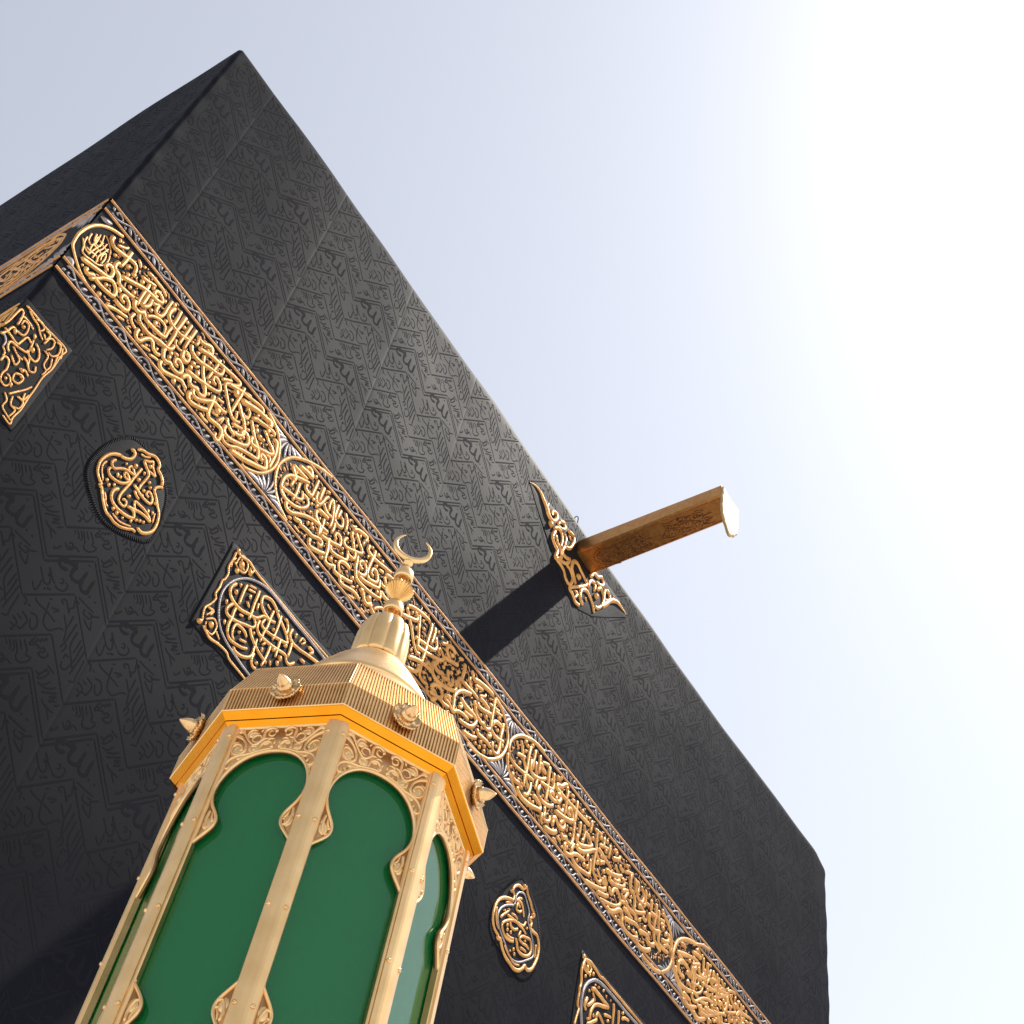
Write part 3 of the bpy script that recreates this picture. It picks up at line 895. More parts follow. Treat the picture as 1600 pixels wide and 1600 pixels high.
s 41 7525 9814 7582 9803 7649 9799 7707 9787 7755 9757 7781 9723
s 42 7555 9940 7620 9961 7656 9947
s 41 7628 9790 7574 9771 7536 9719 7553 9667 7599 9648 7653 9661
s 40 7496 9678 7503 9620 7542 9571 7609 9555 7706 9577 7780 9615
s 41 7676 9753 7723 9735 7759 9721
s 41 7687 9658 7742 9659 7779 9633
s 40 7636 9511 7713 9513 7780 9509
s 40 7631 9458 7700 9430 7785 9462 7847 9510
s 37 7793 9939 7790 9859 7797 9786 7794 9707 7822 9650 7880 9627 7959 9629 8058 9671
s 38 7842 9908 7814 9849 7840 9815 7906 9836 7993 9896 8080 9969
s 38 7870 9980 7886 9926 7904 9860
s 38 7949 9996 7978 9937 7984 9864 8010 9830 8090 9845 8202 9903
s 38 8020 9980 8036 9938
s 38 8093 9952 8173 9981 8208 9979 8155 9903
s 34 8223 9937 8316 9967 8397 9996 8296 9914 8185 9826 8120 9763
s 39 8386 9982 8379 9912 8371 9842 8329 9775
s 35 8256 9972 8361 10011
s 38 8004 9774 8040 9747 8077 9721
s 41 7952 9587 7935 9525 8002 9533 8090 9566
s 41 7996 9603 8085 9625 8174 9659 8262 9718
s 40 7829 9467 7855 9423 7921 9436 8026 9511
s 44 8506 9984 8579 9980 8652 9983 8724 9998
s 44 8549 9857 8582 9930 8651 9989
s 38 8419 9835 8446 9788 8472 9754
s 38 8286 9721 8314 9651
s 37 8198 9650 8225 9593
s 37 8091 9554 8138 9535
s 39 8653 9951 8680 9891
o 67 8164 9792 8168 9744
o 68 8242 9839 8246 9778
o 50 8124 9714 8127 9678
o 50 7953 9829 7957 9780
o 50 7913 9757 7917 9721
o 50 7718 9893 7722 9856
o 50 8214 9743 8217 9707
o 43 8320 9904 8322 9867
s 35 8404 9889 8486 9925
s 23 209 10080 127 10038 66 9982 22 9909 -3 9827 -16 9724 -11 9644 0 9595 32 9559 80 9516 128 9482 182 9459 250 9442
v 42 16 10027 58 10040 101 10074
v 39 15 9469 47 9483 81 9443
s 35 7266 9442 7176 9404 7062 9398 6957 9404
"""
MAIN = """

"""
LEFT_PANEL = """
s 14 22 8882 91 8884 180 8881 263 8891 353 8889 351 8815 357 8685 344 8575 349 8451 350 8365 356 8257 348 8163 355 8111 294 8118
s 14 54 8873 101 8852 141 8844 179 8809 218 8787
s 14 110 8866 152 8885 183 8862 172 8821
s 14 196 8870 232 8868 228 8814 197 8837
s 14 234 8775 243 8849 273 8859 285 8807 265 8753
s 14 282 8873 315 8877 335 8813 314 8758 281 8755
s 14 332 8879 359 8803 325 8799
s 13 256 8739 295 8730 306 8654 336 8631 332 8580
s 13 321 8746 341 8683 336 8631
s 14 337 8794 352 8723 355 8659
s 13 252 8267 280 8329 309 8392 330 8455
s 13 276 8281 295 8223 333 8214 327 8144
s 13 294 8306 341 8310 344 8250 311 8224
s 13 319 8374 334 8321 344 8389
s 12 227 8253 264 8221 267 8163 311 8143 349 8134
s 16 14 8549 32 8600 43 8664 75 8668 115 8685 118 8737 101 8780 69 8776 70 8731
s 16 47 8742 50 8794 98 8799 141 8785
s 16 53 8704 48 8768 35 8818 15 8822 9 8776 4 8673 -12 8590
s 16 9 8610 63 8603 118 8596 128 8635 140 8700 180 8692
s 16 112 8496 86 8525 85 8568 141 8586 191 8616 187 8680 174 8730
s 16 194 8726 233 8704 261 8656 254 8610 214 8606 183 8628 221 8594 240 8533
s 15 128 8498 180 8466 184 8516 154 8537
s 16 187 8566 226 8557 263 8523 290 8551 273 8593
s 15 106 8398 109 8447 140 8450 160 8391 156 8342 169 8296 207 8287 222 8330 201 8364 174 8368
s 15 208 8419 242 8447 265 8437 257 8381 221 8372 208 8419
s 16 212 8469 246 8497 280 8481
s 14 65 8492 95 8470 100 8434
s 14 108 8558 154 8537 201 8542
o 29 195 8681 216 8645
o 29 79 8745 94 8721
o 28 55 8672 77 8636
o 22 157 8773 179 8737
o 28 225 8488 239 8465
o 21 219 8348 240 8314
o 21 244 8444 254 8427
o 20 180 8344 194 8322
v 13 6 8560 38 8563 63 8535 68 8486
"""
LEFT_MEDALLION = """
s 23 979 8637 944 8606 917 8563 901 8513 895 8468 901 8425 913 8391 933 8367 954 8351 971 8344 961 8317
s 22 964 8322 985 8319 1004 8295 1031 8259 1061 8227 1090 8208 1122 8206 1156 8200 1199 8212 1244 8245 1277 8277 1303 8275
s 23 1293 8318 1332 8316 1366 8349 1391 8400 1395 8454 1387 8507 1368 8555 1340 8585 1334 8607
s 24 1313 8573 1326 8597 1304 8627 1277 8652 1274 8684 1299 8724 1319 8726
s 24 1303 8729 1289 8770 1262 8796 1227 8811 1221 8849 1190 8869 1158 8866 1119 8837 1076 8819 1047 8787
s 24 1010 8746 1039 8753 1053 8727 1043 8684 1011 8649 985 8637 972 8650
s 14 928 8511 919 8470 926 8436 940 8411 957 8390 971 8366
s 13 1011 8317 1036 8293 1054 8261 1079 8250
s 14 1119 8244 1148 8238 1184 8240 1223 8260 1260 8285
s 14 1366 8447 1356 8491 1350 8526
s 15 1080 8786 1113 8799 1147 8836
s 21 971 8582 957 8549 965 8523 988 8516 1014 8550 1046 8584 1082 8601 1114 8614 1094 8639 1071 8646 1063 8613 1083 8611
s 21 965 8501 965 8465 989 8446 1029 8453 1068 8474 1098 8513 1104 8549 1080 8570 1058 8563 1072 8537 1121 8542
s 21 1135 8708 1129 8647 1122 8587 1119 8533 1111 8465 1105 8407 1112 8360 1137 8349 1162 8359 1162 8394 1140 8401 1131 8383
s 22 1117 8766 1148 8746 1176 8730 1194 8709 1191 8653 1184 8593 1186 8552
s 19 1117 8766 1153 8798 1173 8824 1192 8788 1232 8750 1190 8741 1164 8729
s 21 1141 8553 1176 8547 1214 8537 1260 8536 1293 8548 1295 8581 1273 8610 1246 8612 1243 8580 1270 8578
s 21 1163 8523 1193 8503 1222 8497
s 23 1079 8431 1057 8390 1059 8342 1083 8310 1126 8300 1172 8308 1213 8324 1245 8349 1233 8383 1201 8393 1181 8383 1211 8398 1261 8425 1306 8437 1346 8436 1320 8461 1276 8470 1232 8467 1204 8460 1214 8430 1244 8397
o 32 1084 8693 1103 8658
o 21 1032 8633 1042 8616
o 25 981 8414 995 8389
o 25 1005 8394 1019 8370
o 21 1034 8432 1048 8407
o 27 1216 8681 1227 8659
o 27 1236 8655 1248 8633
o 27 1210 8593 1222 8571
o 22 1157 8705 1171 8679
o 25 1103 8286 1116 8261
o 25 1134 8286 1149 8257
o 26 1261 8365 1272 8344
o 26 1283 8385 1294 8363
o 26 1307 8400 1318 8379
o 20 1183 8287 1192 8271
o 21 1295 8508 1317 8465
o 21 1328 8520 1341 8494
o 21 1018 8519 1037 8485
o 21 1042 8521 1056 8496
o 31 1146 8459 1160 8434
o 32 1147 8626 1161 8600
o 33 1167 8786 1181 8759
o 21 1217 8555 1231 8529
o 21 1235 8330 1249 8305
"""
CENTER_PANEL = """
s 19 1954 8880 2003 8859 2069 8886 2125 8872 2187 8865 2247 8865 2429 8864 2636 8858 2844 8859 3016 8855
s 18 1957 8854 1959 8789 1952 8705 1970 8649 1963 8586 1953 8566 1956 8504 1949 8442 1966 8407 1951 8345 1927 8284 1935 8232 1946 8191 1925 8161
s 17 1966 8169 2003 8149 2046 8134 2102 8149 2161 8159 2199 8155 2228 8134 2305 8127 2439 8118
s 16 1974 8778 2023 8757 2073 8775 2077 8847 2044 8877 2007 8873 1993 8819 1992 8760
s 16 2009 8847 2036 8810 2070 8781
s 16 2081 8881 2125 8872 2124 8832 2093 8855
s 15 1967 8713 1962 8764 1975 8817
o 38 2008 8749 2025 8712
o 39 2099 8843 2122 8793
o 31 1958 8894 1976 8856
o 47 2015 8834 2045 8772
s 14 1966 8222 2014 8273 2055 8246 2047 8169 1995 8166 1972 8211
s 14 1979 8270 1991 8319 1956 8316
s 14 1941 8309 1979 8306 1955 8245
s 14 2060 8217 2086 8201 2112 8185
s 14 2017 8138 2061 8141 2123 8162
o 42 1923 8184 1940 8150
o 43 2002 8242 2024 8197
v 18 3032 8816 2944 8821 2749 8836 2540 8842 2383 8852 2284 8849 2198 8820 2109 8759 2043 8675 2002 8583 1988 8494 1999 8416 2027 8339 2067 8276 2113 8238 2172 8212 2234 8199 2325 8181 2415 8169 2475 8161
s 26 2054 8651 2029 8585 2043 8536 2085 8509 2151 8508 2222 8539 2285 8570 2332 8638 2383 8655 2438 8686
s 26 2127 8722 2125 8664 2126 8600 2131 8531
s 25 2120 8493 2119 8438 2123 8389 2122 8334 2138 8281 2170 8254 2221 8263 2276 8285 2317 8318
s 18 2142 8730 2206 8762
s 18 2148 8698 2211 8730
s 26 2228 8777 2232 8706 2232 8642 2239 8566 2239 8503
s 25 2090 8497 2065 8433 2073 8397 2105 8388 2169 8411 2228 8446 2288 8482 2298 8521 2275 8550 2247 8548 2234 8515
s 26 2385 8649 2364 8654 2317 8669 2281 8704 2274 8762 2336 8801 2392 8787 2438 8752 2491 8724 2546 8690 2570 8660 2572 8634 2506 8602 2431 8570 2368 8558 2341 8575 2353 8633
s 26 2317 8585 2317 8522 2352 8488 2418 8493 2488 8511 2555 8536 2601 8546 2624 8516 2653 8519 2689 8573
s 25 2265 8468 2306 8422 2348 8394 2396 8373 2439 8364 2491 8356
s 22 2280 8377 2250 8399 2211 8402 2171 8387 2164 8344 2177 8296 2207 8274
s 25 2214 8239 2243 8217 2301 8233 2358 8291 2359 8370 2351 8450
s 25 2373 8341 2373 8280 2398 8246 2435 8248
s 23 2388 8754 2386 8669 2389 8598 2380 8534 2381 8446
s 24 2456 8780 2464 8695 2465 8605 2462 8547
s 24 2488 8776 2514 8786 2543 8742 2546 8690
s 23 2465 8497 2467 8428 2463 8354 2457 8304
s 23 2519 8616 2524 8540 2531 8458
s 24 2610 8683 2619 8618 2620 8548
s 27 2578 8779 2574 8719 2610 8683 2679 8689 2759 8716 2833 8737 2871 8747
s 24 2617 8782 2627 8737
s 19 2666 8741 2676 8788 2709 8785 2686 8743
s 27 2741 8781 2794 8780 2771 8737
s 27 2713 8633 2769 8645
s 23 2170 8610 2212 8583
s 23 2497 8406 2523 8370
s 20 2423 8481 2403 8442
s 21 2259 8689 2269 8626
s 16 2321 8747 2346 8736 2368 8732
s 18 2159 8472 2199 8487
s 20 2232 8318 2294 8347
o 33 2065 8609 2084 8570
o 25 2175 8681 2192 8644
o 24 2033 8480 2050 8444
o 23 2080 8343 2097 8308
o 31 2432 8634 2443 8609
o 30 2305 8465 2316 8441
o 37 2558 8508 2578 8464
o 31 2553 8454 2569 8417
o 37 2489 8508 2503 8479
o 24 2408 8430 2425 8394
o 38 2567 8620 2579 8596
o 27 2207 8371 2218 8348
o 25 2078 8681 2092 8652
o 32 2412 8789 2423 8764
o 30 2410 8301 2421 8278
"""
RIGHT_MEDALLION = """
s 28 5253 8644 5204 8625 5142 8590 5093 8541 5065 8485 5055 8430 5053 8376 5067 8329 5095 8292 5134 8275 5161 8272
s 28 5142 8247 5182 8259 5210 8222 5245 8191 5284 8174 5330 8167 5375 8160 5431 8183 5472 8228 5490 8263 5527 8255 5572 8292 5600 8358 5619 8428 5620 8499 5607 8549 5580 8582 5535 8579 5488 8581 5494 8632 5470 8651 5511 8711 5476 8739 5447 8778 5400 8816 5371 8856 5335 8816 5282 8806 5238 8766 5223 8718 5249 8690 5239 8628
s 18 5079 8466 5083 8422 5094 8384 5115 8341 5148 8319
s 19 5166 8567 5211 8600 5243 8613
s 18 5235 8257 5277 8231 5317 8214 5374 8198 5437 8226
s 19 5581 8506 5586 8451 5590 8397
o 40 5206 8717 5214 8687
o 38 5145 8269 5154 8236
o 42 5341 8864 5349 8833
o 41 5490 8719 5498 8689
v 16 5261 8614 5186 8558 5132 8499 5105 8438 5111 8385 5142 8338 5187 8302 5230 8276 5274 8240 5317 8214 5369 8217 5431 8250 5502 8317 5565 8390 5557 8454 5532 8518 5491 8571 5450 8623 5450 8695 5408 8749 5361 8787 5303 8761 5272 8707 5271 8645 5261 8614
s 22 5295 8688 5349 8693 5378 8654 5398 8609
s 22 5342 8651 5303 8658 5299 8607 5335 8610 5362 8642
s 22 5205 8490 5273 8504 5341 8519 5407 8544 5429 8596
s 22 5166 8379 5189 8419 5246 8473 5308 8507 5361 8511 5414 8514 5455 8497
s 24 5163 8388 5184 8346 5226 8319 5278 8323 5332 8350
s 25 5228 8344 5280 8347 5327 8370
s 25 5248 8463 5274 8435 5309 8437 5352 8475
s 25 5340 8390 5362 8372 5383 8329 5430 8318 5487 8341 5529 8388 5532 8448 5511 8491 5460 8478 5412 8454 5387 8413 5425 8406 5476 8419 5514 8411
s 22 5403 8355 5453 8368 5488 8370
s 22 5138 8416 5161 8457 5200 8509 5224 8551
s 22 5387 8482 5367 8421
s 22 5247 8532 5297 8546 5335 8539
s 22 5283 8667 5308 8710 5347 8734
o 26 5222 8431 5230 8402
o 26 5231 8398 5239 8369
o 26 5273 8405 5281 8376
o 26 5335 8307 5343 8278
o 26 5302 8266 5308 8247
o 26 5352 8279 5360 8250
o 33 5165 8507 5171 8487
o 26 5207 8549 5212 8530
o 27 5447 8562 5453 8542
o 27 5449 8452 5454 8432
"""
RIGHT_PANEL = """
s 27 6170 8842 6205 8832 6196 8795 6182 8746 6177 8693 6188 8641 6190 8594 6182 8555 6183 8512 6178 8461 6182 8407 6201 8391 6189 8336 6177 8282 6166 8228
s 28 6207 8823 6284 8847 6334 8842 6386 8833 6430 8823 6485 8837 6587 8836 6705 8837 6843 8835 6982 8832 7105 8828
s 24 6205 8792 6205 8752 6241 8737 6285 8758 6300 8808 6264 8823 6225 8815
o 48 6236 8798 6249 8738
o 30 6231 8708 6237 8678
o 36 6327 8797 6334 8762
o 30 6286 8754 6292 8728
o 36 6176 8851 6185 8808
v 27 6263 8283 6239 8360 6225 8426 6220 8489 6229 8562 6249 8620 6292 8684 6355 8742 6415 8769 6496 8784 6596 8788 6714 8788 6851 8785 6989 8787 7041 8787
s 34 6333 8643 6368 8672 6418 8672 6467 8671 6518 8666 6585 8662 6525 8627 6450 8591 6400 8553 6370 8504 6355 8456 6358 8401
s 33 6295 8550 6273 8501 6274 8459 6302 8440
s 33 6354 8580 6372 8573 6334 8518 6301 8486
s 27 6358 8641 6379 8616 6409 8592
s 30 6553 8482 6516 8505 6480 8520 6455 8522 6438 8483 6443 8457 6376 8390 6322 8344
s 31 6654 8743 6664 8690 6666 8633 6671 8559
s 31 6732 8735 6741 8683 6746 8608
s 27 6537 8567 6598 8593 6645 8609
s 28 6782 8690 6827 8725 6892 8743
s 28 6537 8743 6551 8713
s 28 6603 8748 6615 8726
s 27 6398 8484 6404 8451
o 30 6375 8723 6379 8702
o 36 6422 8736 6426 8714
o 30 6492 8757 6497 8731
o 35 6326 8403 6331 8378
o 36 6595 8562 6600 8537
o 37 6787 8758 6792 8731
o 29 6304 8628 6309 8603
"""
SPOUT_ORNAMENT = """
t 55 4421 12744 4507 12794 4591 12793 4652 12749 4713 12705 4761 12646 4829 12641 4876 12727 4863 12785 4802 12755 4800 12693
s 37 4725 12795 4713 12705
o 69 4802 12615 4821 12536
s 42 4921 12752 4994 12810 5023 12756 4969 12692 4919 12690 4935 12768
s 46 4895 12574 4872 12460 4919 12401 4977 12369 4969 12262 5047 12352 5014 12426 4953 12470 4903 12540
s 42 4864 12565 4914 12640 4980 12646 5014 12570 5008 12449
s 42 5069 12781 5167 12809 5182 12738 5143 12605 5070 12549 5063 12656 5020 12694
s 41 5070 12549 5045 12435 5114 12429 5173 12468 5142 12377 5071 12323 4982 12277
s 33 5093 12751 5152 12718
s 41 4984 12266 5068 12264 5122 12243 5169 12185 5237 12179 5263 12290 5198 12356 5132 12351
s 42 5318 12269 5267 12350 5220 12409 5232 12508 5292 12548 5367 12520 5443 12491 5485 12454 5406 12338 5323 12247 5231 12131
s 41 5231 12131 5302 12114 5361 12071 5439 12101
s 36 5319 12188 5370 12189 5338 12100
s 42 5480 12146 5420 12189 5415 12294 5485 12370 5555 12365 5616 12321 5667 12239
s 32 5485 12288 5527 12251
s 43 5522 12440 5511 12497 5547 12579 5613 12597 5615 12500
s 43 5654 12571 5710 12647 5772 12602 5775 12493 5711 12368 5649 12329
o 71 5648 12509 5662 12440
o 70 5333 12438 5347 12371
s 43 5523 12610 5571 12721 5639 12740 5697 12806 5745 12744 5686 12678 5619 12660
s 44 5784 12729 5857 12724 5870 12653 5810 12588 5782 12642 5784 12729
t 59 6177 12772 6085 12772 5996 12761 5900 12685 5819 12541 5765 12454
s 34 5917 12790 5943 12747
"""
WOVEN = """
s 1 220 -15 225 -16 203 -31 206 -32 184 -50 183 -51 161 -71 142
s -65 186 -77 137 -75 118 -46 145 -24 153 -30 131
s -115 117 -70 77 -64 50 -35 61
s -134 98 -96 53
s -154 80 -115 34 -106 10
s -168 66 -135 32 -138 5
s -185 50 -155 21 -155 -3
s -201 34 -175 11
s -113 8 -91 -16 -60 -3 -36 32 -33 67
s -181 -76 -176 -55 -156 -60 -166 -86 -183 -86
s -209 -86 -171 -107 -147 -76 -142 -55 -104 -60
s -213 -122 -220 -152 -239 -177 -248 -162
s 24 26 48 24 80 78 95 67 72 13 51 2 74 89
s -15 137 -4 165 17 159 -12 115 23 115 41 148 32 165
s 65 105 125 94
s 101 -24 140 2 172 40
s 107 -51 193 18
s 160 -35 196 -3 172 -56 214 -19
s 131 -77 157 -93 228 -94
s 175 -93 221 -146
s 207 -57 241 -19
s 63 -19 95 -14 128 40
b -103 -209 -139 -234 -167 -228 -174 -203 -158 -173 -134 -155
b -142 -201 -136 -168 -98 -161 -77 -123
b -68 -138 -81 -189 -75 -230 -47 -235 -16 -215 -8 -170 -6 -113
b -2 -180 -4 -221 19 -246 53 -231 53 -186 58 -119
d 79 -232
d 122 -232
s -26 -76 -3 -71
s -249 -340 -206 -385 -189 -400 -165 -400 -160 -366 -201 -297 -161 -337 -147 -347 -125 -358
s -194 -336 -177 -351
s -125 -358 -102 -368 -67 -344 -59 -300 -82 -289
s -118 -299 -99 -289 -93 -314 -112 -323
s -244 -455 -222 -480 -202 -485 -199 -438 -206 -399
d -164 -429
d -149 -413
d -137 -406
s 22 -296 82 -297 148 -294
s 28 -321 51 -332
s 93 -318 96 -353 145 -349 145 -319 113 -323
s 108 -373 136 -393 176 -404 165 -369 159 -344
s 136 -333 194 -284
s -184 374 -156 358 -85 359 -15 349
s -101 422 -91 353 -71 286 -29 275 -3 309 24 344 48 350
s -80 399 -32 429 -55 388
s -116 433 -90 451
s -163 273 -125 285 -97 252 -99 208 -123 202 -147 246
s -199 306 -178 301
s -206 239 -164 229 -152 207 -162 147 -188 147
s -222 206 -181 196
s -238 173 -197 163 -193 125
s -231 130 -205 130 -198 103 -215 103
s -23 482 -48 493 -24 517 23 465 16 495 31 519 15 566
s -241 317 -214 317 -210 278
s 2 436 54 373 76 299
s 56 481 57 368
s 94 456 88 328 82 288
s 121 421 121 317 149 267 206 194
s 162 399 158 284
s 183 376 182 256 164 171 134 160 122 199
s 211 359 197 161
s 235 314 237 189 240 150 206 128
s 76 249 88 294 106 277 94 232
s 125 210 125 244 152 244
"""
CARVING = """
9 402 9 420 16 429 26 429 34 420 34 406 26 399 20 407 24 416
8 410 13 395 24 389 43 394 58 395 72 394 85 389 95 380 99 367 94 357 84 358 80 366 86 376
8 438 18 439 25 433
5 434 7 421
43 385 60 380 73 373
49 389 64 387 76 384
56 380 69 371 80 358
100 363 100 346
89 352 97 336
12 456 10 464 22 470 34 463 35 448 36 437 43 426 51 422 61 430 71 441 83 458 98 468
10 457 16 447 25 451 24 462 16 461
21 441 32 439 37 431
38 436 43 449 55 449 59 438 51 431 45 434
47 456 59 458 67 455 70 445 65 433
53 464 65 467 72 460 73 449
104 451 93 448 79 439 69 424 67 407 75 396 87 397 96 407 97 421 88 427 77 420 74 409 80 409
80 415 88 416 89 405
88 434 99 429 100 414
38 406 45 418 56 418 52 404 41 400 38 406
42 405 52 413
59 424 56 402
77 449 88 468 103 466
81 447 94 453 105 465
40 470 45 459
100 401 104 392
89 244 91 224 88 209 82 199 72 202 72 215 80 212
84 243 80 224 71 213
91 236 94 218
"""

# ---------------------------------------------------------------- woven lettering of the cloth
def tile_mesh():
    Vs = []; Fs = []; n = 0
    cs = np.array([-1.0, 0.0, 1.0]); ch = np.array([0.0, 1.0, 0.0])
    def put(P, w, h):
        nonlocal n
        V, F = sweep(np.array(P, float), w, h, False, 'round', max(w * 1.1, 0.012), cs, ch, 0.0)
        Vs.append(V); Fs.append(F + n); n += len(V)
    for ln in WOVEN.strip().split('\n'):
        t = ln.split(); v = [int(a) / 1000 for a in t[1:]]
        pts = [(v[i], v[i + 1]) for i in range(0, len(v), 2)]
        if t[0] == 's': put(pts, 0.0105, 0.00008)
        elif t[0] == 'b': put(pts, 0.022, 0.00016)
        else: put([(pts[0][0] - 0.008, pts[0][1]), (pts[0][0] + 0.008, pts[0][1] - 0.004)], 0.02, 0.0003)
    for z0 in (0.595, 0.272, 0.019, -0.019):
        e = 0.249; dz = 0.276
        put([(-e, z0 - dz), (0, z0)], 0.012, 0.0001)
        put([(0, z0), (e, z0 - dz)], 0.012, 0.0001)
    return np.vstack(Vs), np.vstack(Fs)
TV, TF = tile_mesh()
def weave(xform, umin, umax, zmin, zmax, u0):
    PX, PZ = 0.4985, 0.895
    Vs = []; Fs = []; n = 0
    for ix in range(-6, 40):
        for iz in range(-10, 8):
            x = u0 + ix * PX; z = 7.003 + iz * PZ
            if x + 0.6 < umin or x - 0.6 > umax or z + 0.6 < zmin or z - 0.5 > zmax: continue
            V = TV.copy(); V[:, 0] += x; V[:, 1] += z
            ok = (V[:, 0] > umin) & (V[:, 0] < umax) & (V[:, 1] > zmin) & (V[:, 1] < zmax)
            F = TF[ok[TF].all(1)]
            Vs.append(V); Fs.append(F + n); n += len(V)
    V = np.vstack(Vs); F = np.vstack(Fs)
    clear = ~((V[:, 0] > W - 0.30) & (V[:, 1] > H - 0.62))     # not over the sagging corner
    F = F[clear[F].all(1)]
    used = np.unique(F); remap = np.zeros(len(V), int); remap[used] = np.arange(len(used))
    P_ = xform(V[used], 0.00034, full_disp)
    u = V[used][:, 0]
    lf = np.interp(u, [0, 2, 4, 6, 7.7, 8.8, 9.8, W], [0.10, 0.145, 0.105, 0.085, 0.06, 0.115, 0.15, 0.17]) if xform is front else 0.10
    P_[:, 2] += lf * np.clip((V[used][:, 1] - (H - 1.2)) / 1.05, 0, 1)
    return P_, remap[F]
V, F = weave(front, 0.05, W - 0.05, 5.2, H - 0.155, 1.683)
mesh_obj('woven_lettering', V, F, M_WOVEN, cloth)
V, F = weave(left, 0.05, 5.0, 8.0, H - 0.155, 0.75)
mesh_obj('woven_lettering', V, F, M_WOVEN, cloth)

# ---------------------------------------------------------------- embroidery helpers
def parse(txt):
    out = []
    for ln in txt.strip().split('\n'):
        t = ln.split()
        out.append((t[0], [int(a) / 1000 for a in t[1:]]))
    return out

def embroider(items, kinds, base, wk=1.0, hk=0.42, du=0.0, flip=False):
    Vs = []; Fs = []; n = 0
    rng = np.random.RandomState(3)
    for k, v in items:
        if k not in kinds: continue
        w = v[0] * wk
        pts = np.array([(v[i], v[i + 1]) for i in range(1, len(v), 2)])
        pts[:, 0] = (-pts[:, 0] if flip else pts[:, 0]) + du
        if k == 'o': V, F = blob(pts[0], pts[1], w, max(w, 0.012) * hk, base)
        else:
            V, F = sweep(pts, w, w * hk * rng.uniform(0.9, 1.1), False, {'s': 'round', 'v': 'leaf' if w > 0.035 else 'round', 't': 'start'}[k], w * 0.45, base=base)
            F = F.tolist()
        Vs.append(V); Fs += [tuple(i + n for i in f) for f in F]; n += len(V)
    return np.vstack(Vs), Fs

def slab(xform, outline, h, name, mat, parent, nz=1, sub=0.15):
    """thin applique ground with the given outline, following the cloth"""
    mb = MB()
    O = np.array(outline, float)
    c = O.mean(0)
    n = len(O)
    rings = [(1.0, -0.01), (1.0, h * 0.7), (0.985, h), (0.66, h), (0.33, h)]
    V = []
    for r, hh in rings: V += [(*(c + (p - c) * r), hh) for p in O]
    V.append((*c, h))
    F = []
    for k in range(len(rings) - 1):
        for i in range(n):
            j = (i + 1) % n
            F.append((k * n + i, k * n + j, (k + 1) * n + j, (k + 1) * n + i))
    b = (len(rings) - 1) * n
    for i in range(n): F.append((b + i, b + (i + 1) % n, len(V) - 1))
    return mesh_obj(name, xform(np.array(V)), F, mat, parent)

def dens(P, step, closed=True):
    P = [np.array(p, float) for p in P]; out = []
    for a, b in zip(P, P[1:] + ([P[0]] if closed else [])):
        k = max(1, int(np.linalg.norm(b - a) / step))
        for i in range(k): out.append(a + (b - a) * i / k)
    return out

# ---------------------------------------------------------------- the belt
Z0, Z1 = 9.300, 10.262
LINES = (10.240, 10.122, 9.447, 9.330)
GH = 0.008
def belt_ground(xform, u0, u1, name, parent):
    nu = int((u1 - u0) / 0.06); zr = [Z0, Z0, Z0 + 0.006] + list(np.linspace(Z0 + 0.1, Z1 - 0.1, 8)) + [Z1 - 0.006, Z1, Z1]
    hr = [-0.01, GH * 0.7, GH] + [GH] * 8 + [GH, GH * 0.7, -0.01]
    V = []
    for i in range(nu + 1):
        u = u0 + (u1 - u0) * i / nu
        V += [(u, z, h) for z, h in zip(zr, hr)]
    K = len(zr)
    F = [(i * K + j, i * K + j + 1, (i + 1) * K + j + 1, (i + 1) * K + j) for i in range(nu) for j in range(K - 1)]
    return mesh_obj(name, xform(np.array(V)), F, M_SATIN, parent)

